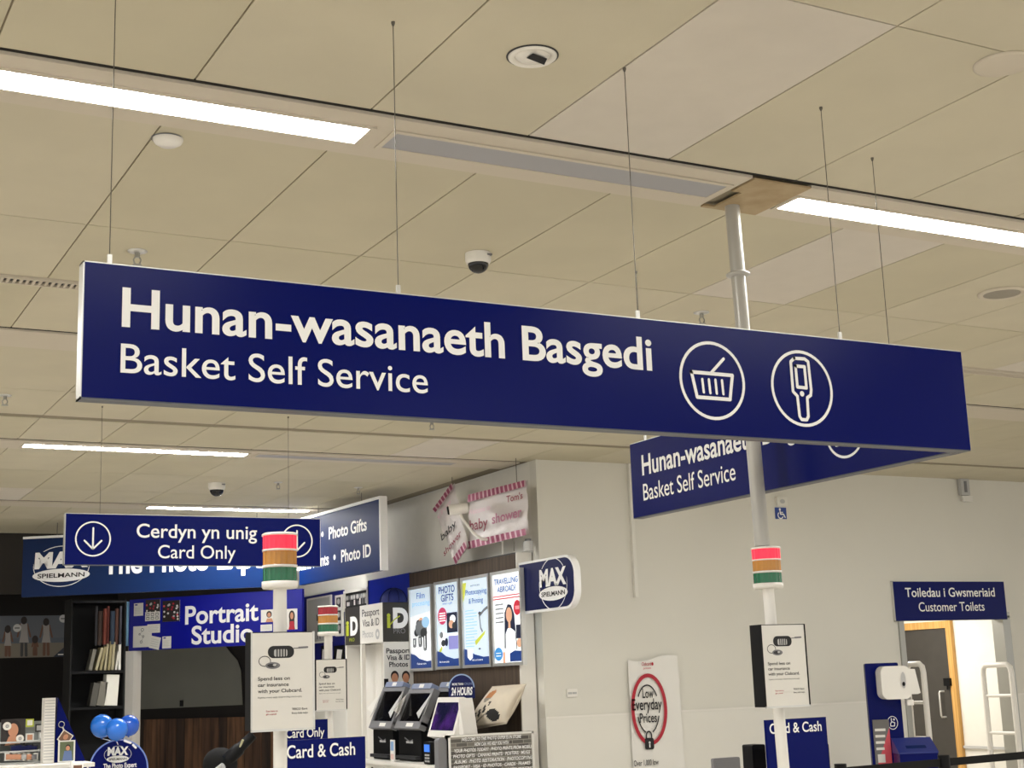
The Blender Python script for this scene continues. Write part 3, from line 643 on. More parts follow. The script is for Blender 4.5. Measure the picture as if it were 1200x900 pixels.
# second fascia board towards the camera
PC = at(446.5, 668, 2, 2.74); QANG = atan2(PC.y-PB.y, PC.x-PB.x); QL = hypot(PC.x-PB.x, PC.y-PB.y)
F = Fr((PB.x, PB.y, 2.74), QANG); QH = F.uv(443, 583)[1]
t = thing('fascia_sign', 'blue fascia board reading Photo Gifts and Photo ID, with white edge', 'sign', F.o, QANG, 'photo shop fascia boards')
m = MB(); m.box((0.02, 0, 0), (QL, .06, QH-.02), NAVY2); m.build('panel', t)
m = MB(); m.box((0.02, -.012, QH-.02), (QL+.02, .07, QH+.01), WHITE); m.box((QL, -.012, -.005), (QL+.025, .07, QH), WHITE); m.build('white_edge', t)
def ln(m, s, a, b, cap, bold=.012, mm=WHITE):
    p, q = F.uv(*a), F.uv(*b); m.text(s, p[0], (p[1]+q[1])/2, mm, cap=cap, width=q[0]-p[0], bold=bold)
m = MB(); ln(m, 'Photo Gifts', (385.5, 631.5), (430, 621.5), .13, .022); ln(m, 'Photo ID', (400, 659), (434.8, 651.5), .13, .022); ln(m, 'Instant Prints', (344, 669), (385.5, 662.5), .13, .022); ln(m, 'Canvas Prints', (339, 641), (373, 634), .125)
for px in ((378, 626), (392.2, 653)): p = F.uv(*px); m.disc(p[0], p[1], .03, .03, -.002, WHITE, 16)
m.build('lettering', t)
for u in (.5, QL-.5): m = MB(); m.tube([(u, .03, QH), (u, .03, CZ-2.74-.003)], .004, WIRE, 6); m.build('wire', t)
# portrait studio board
F = FP; z0 = F.uv(152, 763)[1]; z1 = FA.z; uE = F.uv(354, 690)[0]
t = thing('studio_sign', 'royal blue Portrait Studio board above the dark studio opening', 'sign', (FA.x, FA.y, 0), FANG)
m = MB(); m.box((0, 0, z0), (uE, .05, z1), mat('studio_board_blue', '#040c8c', .4, spec=.25)); m.build('panel', t)
u0 = F.uv(147, 730)[0]; m = MB(); m.box((u0, -.02, F.uv(147, 757)[1]), (F.uv(150.3, 730)[0], .05, z1-.02), mat('pale_blue_edge', '#86b7dd', .4)); m.build('edge_strip', t, label='pale blue edge strip')
m = MB(); ln(m, 'Portrait', (217, 729.5), (303, 728.5), .22, .022); ln(m, 'Studio', (224.5, 754), (297, 752), .22, .022); m.build('lettering', t)
def pinned(name, label, px0, px1, cat, draw, F=F, rot=0, off=.004, group=None, base=PAPER):
    a, b = F.uv(px0[0], px1[1]), F.uv(px1[0], px0[1]); w, h = b[0]-a[0], b[1]-a[1]
    o = F.o+F.x*a[0]+F.n*off; o = Vector((o.x, o.y, a[1]))
    t = thing(name, label, cat, o, F.rz, group)
    mb = MB(Matrix.Rotation(rot, 4, 'Y')); mb.box((0, 0, 0), (w, .003, h), base); mb.build('sheet', t)
    g = MB(Matrix.Rotation(rot, 4, 'Y')); draw(g, w, h)
    if g.v: g.build('print', t)
    return t
def d_form(g, w, h):
    g.rect(w*.12, h*.82, w*.4, h*.92, -.001, ROYAL)
    for i in range(6): g.rect(w*.12, h*(.12+i*.1), w*(.85 if i % 2 else .7), h*(.14+i*.1), -.001, LGREY)
def d_team(g, w, h):
    random.seed(5); g.rect(0, 0, w, h, -.0008, mat('dark_photo', '#241b1b', .5))
    for i in range(26):
        x, z = random.uniform(.08, .92)*w, random.uniform(.1, .92)*h; g.disc(x, z, w*.06, h*.05, -.001-.0001*i, random.choice([RED, PAPER, PINK, LGREY, INKK, DGREY]), 10)
def d_cal(g, w, h):
    d_team(g, w, h); g.rect(0, 0, w, h*.42, -.004, PAPER)
    for i in range(3):
        for j in range(2):
            g.rect(w*(.08+i*.31), h*(.05+j*.18), w*(.30+i*.31), h*(.19+j*.18), -.0045, MGREY)
            g.rect(w*(.12+i*.31), h*(.08+j*.18), w*(.26+i*.31), h*(.15+j*.18), -.005, PAPER)
def d_sketch(g, w, h):
    for a, b, r in ((.5, .82, .08), (.35, .62, .05), (.55, .5, .06), (.45, .25, .07)): g.ring(w*a, h*b, w*r, h*r, w*.02, -.001, DGREY, 16)
    g.stroke([(w*.5, h*.74), (w*.35, h*.62), (w*.55, h*.5), (w*.45, h*.25)], w*.012, -.001, MGREY)
def d_note(g, w, h):
    for i in range(4): g.rect(w*.1, h*(.2+i*.18), w*(.9-.1*(i % 2)), h*(.23+i*.18), -.001, LGREY)
def d_face(g, w, h):
    g.disc(w*.6, h*.62, w*.20, h*.27, -.001, HAIR, 18); g.disc(w*.6, h*.58, w*.13, h*.19, -.0015, SKIN, 18); g.flat([(w*.35, 0), (w*.9, 0), (w*.8, h*.3), (w*.45, h*.3)], -.0013, SKIN)
def d_lady(g, w, h):
    g.disc(w*.5, h*.65, w*.28, h*.27, -.001, HAIR, 18); g.rect(w*.26, h*.15, w*.74, h*.65, -.0009, HAIR); g.disc(w*.5, h*.66, w*.15, h*.17, -.0015, SKIN, 18); g.flat([(w*.2, 0), (w*.8, 0), (w*.66, h*.4), (w*.34, h*.4)], -.0013, RED)
GP = 'sheets pinned on the Portrait Studio board'
pinned('pinned_form', 'small white form at the top left of the Portrait Studio board', (157, 706.5), (168, 722), 'paper', d_form, group=GP)
pinned('pinned_photo', 'dark red photo above a white calendar grid on the Portrait Studio board', (170.5, 702), (188, 728), 'photo', d_cal, group=GP)
pinned('pinned_photo', 'dark team photo left of the word Portrait', (190.5, 703), (211, 729), 'photo', d_team, group=GP)
pinned('pinned_chart', 'large white sheet with small drawn shapes at the lower left of the board', (156, 733), (178, 759), 'paper', d_sketch, group=GP)
pinned('pinned_note', 'white note overlapping the top of the drawn sheet', (173, 731), (188, 742), 'paper', d_note, off=.009, group=GP)
pinned('pinned_note', 'tilted white note overlapping the right of the drawn sheet', (175, 744), (187, 759), 'paper', d_note, rot=.22, off=.012, group=GP)
pinned('pinned_note', 'small bluish white card at the lower right of the pinned cluster', (190.5, 745.5), (201, 760), 'paper', d_form, off=.007, group=GP)
pinned('pinned_photo', 'white photo of a smiling face right of the word Portrait', (306, 714), (322, 729.5), 'photo', d_face, group=GP)
pinned('pinned_note', 'narrow pale strip under the smiling face photo', (305.5, 731.5), (319, 740), 'paper', d_note, group=GP)
pinned('pinned_photo', 'photo of a long-haired person in red just right of the left-hand pole', (336, 713), (348.5, 738), 'photo', d_lady, group=GP)
# studio interior
SB = Fr((FA.x-FP.n.x*1.3, FA.y-FP.n.y*1.3, 0), FANG)
m = MB(); m.box((SB.uv(155, 780)[0]-.3, .05, 0), (SB.uv(360, 780)[0], .12, 3.2), DARKWALL); m.M = Matrix(); o = m.build('wall_studio', None, SB.o, FANG); o['kind'] = 'structure'
pp = [SB.uv(*q) for q in ((150, 755), (262, 755), (270, 765), (278, 774), (282, 786), (284, 826), (150, 832))]
t = thing('studio_backdrop', 'plain dark grey photo backdrop inside the portrait studio', 'backdrop', SB.o, FANG)
m = MB(); m.prism(pp, 0, .012, mat('dark_grey_backdrop', '#6d6e67', .9, var=.06, vscale=2)); m.build('cloth', t)
p = SB.uv(213, 826); m = MB(); m.box((p[0]-.02, -.02, p[1]-.02), (p[0]+.025, .0, p[1]+.06), BLACK); m.build('clip', t)
t = thing('plank_backdrop', 'dark brown vertical plank backdrop below the grey one in the studio', 'backdrop', SB.o-SB.x*0+SB.n*.05, FANG)
ua = SB.uv(152, 860)[0]; ub = SB.uv(330, 860)[0]; zt = SB.uv(213, 842)[1]
PW = [wood('plank_dark', '#2a1c13', '#5a3f2d', 14, .7), wood('plank_mid', '#3a281b', '#75533a', 14, .7), wood('plank_black', '#1a130e', '#3d2b20', 14, .7)]
m = MB(); n = 18
for i in range(n): m.box((ua+(ub-ua)*i/n, 0, .1), (ua+(ub-ua)*(i+.96)/n, .02, zt), PW[(i*7 % 5) % 3])
m.build('planks', t)
# studio flash with softbox
p = deep(258, 893, 15.0); t = thing('studio_flash', 'black studio flash with rounded softbox on a stand, below the leaflet box', 'studio light', (p.x, p.y, 0), FANG)
m = MB(); m.ball((0, 0, p.z-.02), .20, MATT, 14, (1, .6, .85)); m.build('softbox', t)
hb = deep(297, 861, 15.0)-p; Rz = Matrix.Rotation(-FANG, 3, 'Z'); e = Rz @ hb; h0 = Vector((.12, -.05, p.z+.02)); h1 = Vector((e.x, e.y, p.z+e.z))
m = MB(); m.tube([h0, h0.lerp(h1, .45), h0.lerp(h1, .5), h1], [.07, .07, .055, .05], BLACK, 18); m.build('head', t)
m = MB(); q = h0.lerp(h1, .62); m.tube([q+Vector((-.01, -.055, -.03)), q+Vector((.03, -.055, .05))], .012, mat('cream_label', '#b9b48f', .5), 8); m.build('label_strip', t)
m = MB(); m.tube([h0+Vector((-.06, -.1, -.10)), h0+Vector((.02, -.1, -.05))], .035, LGREY, 12); m.build('reflector', t)
m = MB(); m.tube([(0, 0, 0), (0, 0, p.z-.15)], .016, BLACK, 12)
for k in range(3): m.tube([(0, 0, .4), (.4*cos(2.1*k), .4*sin(2.1*k), .01)], .01, BLACK, 8)
m.build('stand', t)
# bulkhead and beach print on the dark wall at far left
m = MB(); m.box((-9, 18.6, 2.85), (FA.x-.1, 18.68, CZ), mat('dark_bulkhead', '#2a2622', .8)); struct(m, 'wall_bulkhead')
BF = Fr((0, 19.2, 0)); a, b = BF.uv(-14, 771.5), BF.uv(80, 721)
t = thing('beach_canvas', 'dim wide beach print with walking family, on the dark wall at far left', 'picture', (a[0], 19.2, a[1])); w, h = b[0]-a[0], b[1]-a[1]
m = MB(); m.box((0, 0, 0), (w, .03, h), mat('print_sky', '#565b63', .6)); m.build('canvas', t)
m = MB(); m.rect(0, 0, w, h*.34, -.001, mat('print_sand', '#6e675c', .6)); m.rect(0, h*.34, w, h*.46, -.001, mat('print_sea', '#4c545e', .6)); m.flat([(w*.82, 0), (w, 0), (w, h*.30)], -.002, mat('print_navy', '#1b2637', .6)); m.rect(w*.88, h*.04, w*.97, h*.065, -.003, PAPER); m.build('scene_print', t)
DIMW = mat('print_dress', '#8f8b89', .6); DSK = mat('print_tan', '#5e3f30', .6)
def figure(cx, top, bot, dress, legc=DSK):
    g = MB(); q = lambda px, py: (BF.uv(px, py)[0]-a[0], BF.uv(px, py)[1]-a[1]); H = bot-top
    c = q(cx, top+H*.07); g.disc(c[0], c[1], .038, .05, -.006, HAIR, 14)
    g.flat([q(cx-H*.09, top+H*.15), q(cx+H*.09, top+H*.15), q(cx+H*.10, top+H*.45), q(cx+H*.13, top+H*.66), q(cx-H*.13, top+H*.66), q(cx-H*.08, top+H*.42)], -.005, dress)
    for s in (-1, 1):
        g.stroke([q(cx+s*H*.09, top+H*.17), q(cx+s*H*.17, top+H*.5)], .022, -.0045, DSK); g.stroke([q(cx+s*H*.05, top+H*.62), q(cx+s*H*.06, bot)], .035, -.004, legc)
    g.build('printed_figure', t)
figure(9, 735, 768, DIMW); figure(28, 724, 768, DIMW, DGREY); figure(54, 726, 767, DIMW); figure(41, 748, 767, DSK)
for px in ((20, 736), (74, 725)):
    p = BF.uv(*px); g = MB(); g.disc(p[0]-a[0], p[1]-a[1], .05, .05, -.007, LGREY, 20); g.rect(p[0]-a[0]-.03, p[1]-a[1]-.006, p[0]-a[0]+.03, p[1]-a[1]+.006, -.008, INKK); g.build('round_badge', t)
# dark shelving with card stock
HF = Fr((0, 17.55, 0)); xL, xR = HF.uv(82, 780)[0], HF.uv(147, 780)[0]
t = thing('shelf_unit', 'black shelving beside the portrait studio, holding rolls and card', 'shelves', (xL, 17.55, 0)); w = xR-xL
zs = [HF.uv(120, y)[1] for y in (786, 828)]
m = MB(); m.box((0, .36, 0), (w, .40, 2.72), MATT); m.build('back_panel', t)
m = MB(); m.box((0, 0, 0), (.02, .36, 2.72), MATT); m.build('side_panel', t); m = MB(); m.box((w-.02, .0, 0), (w, .36, 2.72), MATT); m.build('side_panel', t)
for z in (zs[0], zs[1], .75, .3, 2.70):
    m = MB(); m.box((.02, 0, z-.03), (w-.02, .36, z), BLACK); m.build('shelf', t)
random.seed(11); cols = ['#3c3b3d', '#46474b', '#2d2d31', '#3a2a22', '#6a2f22', '#5a241c', '#29384a', '#54342a', '#40404a']
x = w-.04; i = 0
tall = HF.uv(130, 708)[1]; low = HF.uv(130, 753)[1]
while x > w*.48 and i < 9:
    r = .016+.006*(i % 3); x -= r
    m = MB(); m.tube([(0, 0, 0), (0, 0, tall-low-.03*(i % 3))], r, mat('roll_%d' % i, cols[8-i], .75), 12)
    tt = thing('backdrop_roll', ['rust backdrop roll hanging nearest the studio sign', 'dark backdrop roll among those at the top of the black shelving'][i > 0], 'roll', (xL+x, 17.6+.02*(i % 2), low-.02), 0, 'backdrop rolls at the top of the black shelving'); m.build('roll', tt)
    m = MB(); m.tube([(0, 0, -.012), (0, 0, .0)], r*.6, DGREY, 10); m.build('core', tt)
    x -= r+.004; i += 1
n = 0
def card(x, base, wd, ht, colr, lean, label, grp, dy=0):
    m = MB(Matrix.Rotation(lean, 4, 'Y')); m.box((0, 0, 0), (wd, .18, ht), mat(colr[0], colr[1], .7)); o = m.build('card_pack', None, (xL+x, 17.58+dy, base+.004+abs(sin(lean))*wd)); tag(o, label, 'card', grp)
G1 = 'card packs leaning on the upper black shelf'; G2 = 'boards leaning on the lower black shelf'
CS = [('card_white', '#dedcd2'), ('card_cream', '#a39a7c'), ('card_straw', '#8d835f'), ('card_grey', '#6f6c62'), ('card_dim', '#4d4b45')]
u = lambda px: HF.uv(px, 780)[0]-xL
for lab, px, c, ht, lean, wd in (('brightest white card pack at the right end of the upper black shelf', 139.5, 0, .30, 0, .028), ('shorter white card pack second from the right on the upper shelf', 135.5, 0, .22, .14, .02), ('cream card pack left of the two white ones on the upper shelf', 131, 1, .33, .05, .03), ('straw coloured card pack in the middle of the upper shelf', 127, 2, .34, .07, .03),
                             ('pale cream card pack leaning left of the straw one', 122.5, 1, .31, .10, .025), ('dim straw card pack leaning on the upper shelf, third from the left', 117, 2, .28, .2, .03), ('cream leaning card pack second from the left on the upper shelf', 112, 1, .27, .25, .03), ('grey leaning card pack at the left end of the upper shelf', 104.5, 3, .25, .2, .04), ):
    card(u(px), zs[0], wd, ht, CS[c], lean, lab, G1)
for lab, px, c, ht, lean, wd in (('large white board at the right on the lower black shelf', 124, 0, .36, .06, .15), ('grey board leaning left of the large white board', 115, 3, .28, .14, .09), ('dim grey board leaning at the left on the lower shelf', 107, 4, .27, .16, .07)):
    card(u(px), zs[1], wd, ht, CS[c], lean, lab, G2)

# round board with balloons
D0 = 14.0; c = deep(139, 901, D0); rad = 34/FPX*D0
ba = -radians(6); BF = Fr((c.x, c.y, 0), ba)
t = thing('round_sign', 'round navy sign with ringed white logo below three blue balloons', 'sign', (c.x, c.y, 0), ba)
m = MB(); m.prism([(rad*cos(2*pi*i/48), c.z+rad*sin(2*pi*i/48)) for i in range(48)], 0, .03, NAVY); m.build('disc', t)
m = MB(); m.ring(0, c.z, rad*1.0, rad*1.0, rad*.05, -.001, mat('pale_blue_rim', '#6f87c9', .4)); m.build('rim', t)
p = BF.uv(138, 884); hw = (BF.uv(154, 884)[0]-BF.uv(122, 884)[0])/2
max_logo(t, p[0], p[1], hw, hw*.62, hw*.78, hw*.62, NAVY)
m = MB(); p, q = BF.uv(121, 899.5), BF.uv(160, 898.5); m.text('The Photo Expert', p[0], p[1]-.01, WHITE, cap=.045, width=q[0]-p[0], bold=.02); m.build('lettering', t)
m = MB()
for pa, pb2 in (((146, 868), (153, 870.5)), ((156, 873), (159, 876))): m.stroke([BF.uv(*pa), BF.uv(*pb2)], .022, -.002, WHITE)
m.build('white_dashes', t)
m = MB(); m.tube([(0, .045, 0), (0, .045, c.z)], .02, DGREY); m.lathe([(.0001, 0), (.2, 0), (.2, .015), (.0001, .02)], DGREY, (0, .045, 0)); m.build('stand', t)
for lab, px, py, r, dd, cc in (('left and largest of the three blue balloons', 119.5, 850.5, 13.2, .08, '#1f72d6'), ('middle blue balloon, in front of the other two', 137, 854.5, 12.6, -.18, '#2273dd'), ('right-hand darker blue balloon beside the white post', 151, 850, 12, .14, '#1558c6')):
    p = deep(px, py, D0+dd); r = r/FPX*(D0+dd)
    t = thing('balloon', lab, 'balloon', p, 0, 'blue balloons above the round sign')
    m = MB(); bm_ = mat('balloon_'+cc[1:], cc, .25, coat=.4); m.lathe([(max(1e-4, r*sin(pi*i/20)), r*(-cos(pi*i/20))*(1.06 if i < 10 else 1.0)) for i in range(21)], bm_, n=32); m.build('skin', t)
    m = MB(); m.lathe([(.004, -r*1.04), (.012, -r*1.14), (.0001, -r*1.14)], bm_, n=12); m.build('knot', t)
    e = Vector((c.x, c.y+.04, c.z+rad*.8))-p; m = MB(); m.tube([(0, 0, -r*1.1), (e.x*.5, e.y*.5, -r*1.3), tuple(e)], .004, WHITE, 6); m.build('stick', t)
# gift counter with displays, bottom left
D1 = 12.2; GF = Fr((0, 11.6, 0)); ct = GF.uv(30, 897)[1]
xL0, xR0 = GF.uv(-60, 897)[0], GF.uv(106, 897)[0]
t = thing('gift_counter', 'pale counter edge under the gift displays at the bottom left corner', 'counter', (xL0, 11.45, 0)); w = xR0-xL0
m = MB(); m.box((.03, .03, 0), (w-.03, .75, ct-.03), NAVY); m.build('body', t); m = MB(); m.box((0, 0, ct-.03), (w, .78, ct), WPAINT); m.build('worktop', t)
m = MB(); m.box((w*.8, -.14, ct-.125), (w, 0, ct-.10), WPAINT); m.build('ledge', t)
WF = Fr((0, 11.75, 0)); a, b = WF.uv(50, 893), WF.uv(65, 818); tip = WF.uv(100, 893)
t = thing('wedge_display', 'navy wedge display with white slatted edge at the bottom left', 'display stand', (a[0], 11.75, ct+.002)); w, h = b[0]-a[0], b[1]-ct
m = MB(); m.prism([(w, 0), (tip[0]-a[0], 0), (w+.02, h)], 0, .10, NAVY); m.build('wedge', t)
m = MB(); m.box((0, -.01, 0), (w, .10, h), WPAINT); m.build('edge_board', t)
m = MB()
for i in range(1, 22): m.box((.004, -.013, h*i/22), (w-.004, -.0101, h*i/22+.006), LGREY)
m.build('slats', t)
KF = Fr((0, 11.74, 0))
k = KF.uv(72, 849); t = thing('keyring', 'photo keyring hanging on the navy wedge display', 'keyring', (k[0], 11.738, k[1]))
m = MB(); m.tube([(.022*cos(2*pi*i/20), 0, .022*sin(2*pi*i/20)) for i in range(21)], .003, STEEL, 6, False); m.build('ring', t)
m = MB(); m.tube([(.008, -.003, -.02), (.02, -.003, -.045)], .006, ALU, 8); m.build('clasp', t)
m = MB(Matrix.Translation((.03, -.008, -.10)) @ Matrix.Rotation(.6, 4, 'Y')); m.box((-.045, 0, -.045), (.045, .006, .045), PAPER); m.rect(-.038, -.038, .038, .038, -.001, mat('brown_photo', '#7a5844', .5)); m.disc(0, .005, .018, .022, -.002, SKIN, 14); m.build('photo_tag', t)
a, b = KF.uv(66.5, 897), KF.uv(87, 867.5); t = thing('photo_print', 'white bordered photo of a person in blue leaning on the wedge display', 'photo', (a[0], 11.70, ct+.003)); w, h = b[0]-a[0], b[1]-ct
m = MB(); m.box((0, 0, 0), (w, .008, h), PAPER); m.build('sheet', t)
m = MB(); m.rect(w*.09, h*.06, w*.91, h*.94, -.001, mat('photo_green', '#5b6648', .5)); m.flat([(w*.25, h*.06), (w*.85, h*.06), (w*.78, h*.52), (w*.36, h*.52)], -.002, mat('photo_blue_shirt', '#5a6f9c', .5)); m.disc(w*.57, h*.68, w*.15, h*.13, -.003, HAIR, 16); m.disc(w*.56, h*.64, w*.12, h*.11, -.004, SKIN, 16); m.build('print', t)
def mug(px, py, Y, label, w_px=13):
    p = at(px, py, 1, Y); s = w_px/FPX*12.3/2; t = thing('photo_mug', label, 'mug', (p.x, Y, ct-.098))
    m = MB(); m.lathe([(.0001, 0), (s*.95, 0), (s, .01), (s, .115), (s*.92, .115), (s*.9, .02), (.0001, .015)], mat('white_ceramic', '#e6e3dd', .15), n=28); m.build('cup', t)
    m = MB(); m.tube([(s+.035*sin(radians(a)), 0, .058-.035*cos(radians(a))) for a in range(0, 181, 15)], .007, _m['white_ceramic'], 8); m.build('handle', t)
    m = MB(); n = 8
    for i in range(n): pass
    vs = [((s+.0008)*cos(radians(230+10*i)), (s+.0008)*sin(radians(230+10*i)), z) for i in range(9) for z in (.03, .09)]
    m.add(vs, [(2*i, 2*i+2, 2*i+3, 2*i+1) for i in range(8)], _m['brown_photo'] if 'brown_photo' in _m else RED); m.build('print', t)
mug(90, 896, 11.38, 'white photo mug with handle in front of the wedge display')
AF = Fr((0, 11.85, 0)); a, b = AF.uv(-8, 893), AF.uv(57, 845); w, h = b[0]-a[0], b[1]-ct
CLEAR = mat('clear_acrylic', '#c8cccc', .15, alpha=.28)
t = thing('acrylic_display', 'clear acrylic gift display with badges and small photos at the left edge', 'display stand', (a[0], 11.85, ct+.002))
m = MB(); m.box((0, .16, 0), (w, .17, h), mat('display_backing', '#8d8f8c', .5)); m.build('back_panel', t)
for x0 in (0, w-.012): m = MB(); m.box((x0, 0, 0), (x0+.012, .16, h*.95), CLEAR); m.build('side_panel', t)
for k in (.0, .28, .5): m = MB(); m.box((.012, 0, h*k), (w-.012, .16, h*k+.012), mat('pale_shelf', '#aeb0ae', .4)); m.build('shelf', t)
def put(name, label, px, py, cat, r, build, group=None, y=11.86):
    p = at(px, py, 1, y); t = thing(name, label, cat, (p.x, y, p.z), 0, group); build(t, r)
def b_badge(t, r):
    m = MB(); m.prism([(r*cos(2*pi*i/28), r*sin(2*pi*i/28)) for i in range(28)], 0, .01, WPAINT); m.build('disc', t); m = MB(); m.disc(0, 0, r*.4, r*.4, -.001, LGREY, 16); m.ring(0, 0, r*.42, r*.42, r*.12, -.0015, MGREY, 20); m.build('centre_print', t)
put('badge', 'upper round white badge on the acrylic display', 8.5, 851, 'badge', .031, b_badge, 'round badges on the acrylic display')
put('badge', 'lower round white badge on the acrylic display', 23.5, 865.5, 'badge', .029, b_badge, 'round badges on the acrylic display')
def b_woman(t, r):
    m = MB(); m.box((-.09, .004, -.10), (.09, .01, .10), mat('dark_portrait', '#2c2523', .5)); m.build('sheet', t)
    m = MB(); m.disc(0, .02, .058, .075, .003, HAIR, 18); m.disc(0, .015, .038, .052, .002, SKIN, 18); m.flat([(-.06, -.1), (.06, -.1), (.03, -.03), (-.03, -.03)], .0025, SKIN); m.build('print', t)
put('portrait_photo', 'portrait photo of a dark-haired person on the acrylic display', 15.5, 858, 'photo', 0, b_woman, y=11.90)
def b_tag(t, r):
    m = MB(); m.box((-.03, 0, -.03), (.03, .006, .03), r[0]); m.build('tag_body', t); m = MB(); m.rect(-.02, -.02, .02, .02, -.001, r[1]); m.build('tag_print', t)
random.seed(2)
for px, py, a1, b1, lab in ((35, 847, LIME, PAPER, 'green topped gift box on the acrylic display'), (35, 864, PAPER, SKIN, 'white cube with a baby photo on the acrylic display'), (46, 853, DGREY, LGREY, 'dark gift tag at the upper right of the acrylic display'), (50, 862, LGREY, PAPER, 'pale gift tag at the right of the acrylic display')):
    put('gift_box', lab, px, py, 'gift', (a1, b1), b_tag, 'small gifts on the acrylic display', 11.9)
for i, px in enumerate((16, 22, 28, 34, 40)): put('keyring', 'dark keyring in the row on the middle acrylic shelf', px, 877.5-(i % 2), 'keyring', (DGREY, INK), lambda t, r: (b_tag(t, r)), 'dark keyrings on the middle acrylic shelf', 11.88)
for i, px in enumerate((10, 16, 22, 28, 34, 40)): put('photo_charm', 'small pale photo charm in the row on the bottom acrylic shelf', px, 887, 'charm', (PAPER, random.choice([SKIN, LGREY, MGREY])), lambda t, r: (b_tag(t, r)), 'photo charms on the bottom acrylic shelf', 11.88)
# ------------------------------------------------------------------ wooden display wall, light boxes, blade sign
F6 = Fr((6.3, 15.0, 0), WB)
yR = 11.62; uR = 15-yR; uLp = F6.uv(480.5, 720)[0]; zT = F6.uv(618, 646)[1]
t = thing('display_back_board', 'dark wood laminate back wall of the photo counter, holding four light boxes', 'board', F6.o, WB)
m = MB(); m.box((uLp, 0, 0), (uR-.02, .15, zT), DKWOOD); m.build('wood_board', t)
m = MB(); m.box((uR-.02, -.002, 0), (uR, .155, zT+.01), WPAINT); m.build('white_end_trim', t)
m = MB(); m.box((uLp, -.004, zT), (uR-.02, .15, zT+.012), DGREY); m.build('top_edge', t)
PB1 = lambda c, s=1.0: mat('lit_print_'+c[1:], c, .4, emit=s*.42)
def lightbox(tl, tr, br, bl, label, draw):
    a = F6.uv(*tl); b = F6.uv(*br); x0 = (F6.uv(*tl)[0]+F6.uv(*bl)[0])/2; x1 = (F6.uv(*tr)[0]+F6.uv(*br)[0])/2
    z1 = (F6.uv(*tl)[1]+F6.uv(*tr)[1])/2; z0 = (F6.uv(*br)[1]+F6.uv(*bl)[1])/2
    w, h = x1-x0, z1-z0
    t = thing('light_box', label, 'light box', (6.3-.005, 15-x0, z0), WB, 'four backlit posters on the wood wall')
    e = .028
    m = MB()
    for p, q in (((0, 0), (w, e)), ((0, h-e), (w, h)), ((0, e), (e, h-e)), ((w-e, e), (w, h-e))): m.box((p[0], -.04, p[1]), (q[0], 0, q[1]), ALU)
    m.build('frame', t)
    P = lambda u, v: (e+(w-2*e)*u, e+(h-2*e)*(1-v)); W_, H_ = w-2*e, h-2*e
    m = MB(); m.box((e, -.022, e), (w-e, -.002, h-e), PB1('#d3e4f2', .85)); lp_ = m.build('lit_panel', t)
    g = MB(); draw(g, P, W_, H_, -.024); g.build('poster_print', lp_)
    return t
def T(g, P, s, u0, u1, v, cap, mm, y, bold=.0): p, q = P(u0, v), P(u1, v); g.text(s, p[0], p[1], mm, cap=cap, width=q[0]-p[0], bold=bold, y=y-.002)
B1, B2, BK, WH, GR, PK, RD = PB1('#2c5fa3', .7), PB1('#1d3f86', .6), PB1('#1b2440', .6), PB1('#f4f8fb', .95), PB1('#777c80', .6), PB1('#c63a66', .8), PB1('#c2263a', .8)
GD, SKN, LIM, LIL, SKY = PB1('#3a3d40', .5), PB1('#d9a889', .8), PB1('#c9cf4b', .85), PB1('#8f8fd0', .8), PB1('#9cc6e8', .9)
def swoosh(g, P, y, m=B2, v=.86):
    g.flat([P(0, 1), P(1, 1), P(1, v+.05), P(.75, v+.055), P(.4, v+.02), P(.2, v-.03), P(0, v-.05)], y-.001, m)
def lb_film(g, P, w, h, y):
    g.flat([P(0, .35), P(1, .3), P(1, .95), P(0, .9)], y-.0003, WH)
    T(g, P, 'Film', .32, .70, .125, .06, B1, y, .005); T(g, P, 'processing', .10, .92, .215, .05, SKY, y, .01)
    random.seed(4)
    for cx, cz, rx, rz, mm in ((.5, .50, .28, .10, GR), (.40, .44, .14, .05, GD), (.72, .43, .18, .07, SKY), (.5, .40, .10, .035, SKN), (.28, .55, .12, .05, GD), (.62, .56, .16, .06, GD)): c = P(cx, cz); g.disc(c[0], c[1], w*rx, h*rz, y-.001-.0004*random.random(), mm, 20)
    for cx, v0, v1, mm in ((.18, .62, .72, GR), (.45, .6, .72, GD), (.68, .58, .77, GD)):
        a, b = P(cx-.08, v1), P(cx+.08, v0); g.rect(a[0], a[1], b[0], b[1], y-.0018, mm); c = P(cx, v1); g.disc(c[0], c[1], w*.08, h*.018, y-.002, GR, 16)
        g.rect(a[0]+w*.05, a[1]+h*.02, a[0]+w*.09, b[1]-h*.02, y-.0022, WH)
    swoosh(g, P, y-.002); T(g, P, 'Find out more', .30, .72, .955, .02, WH, y-.003, .01)
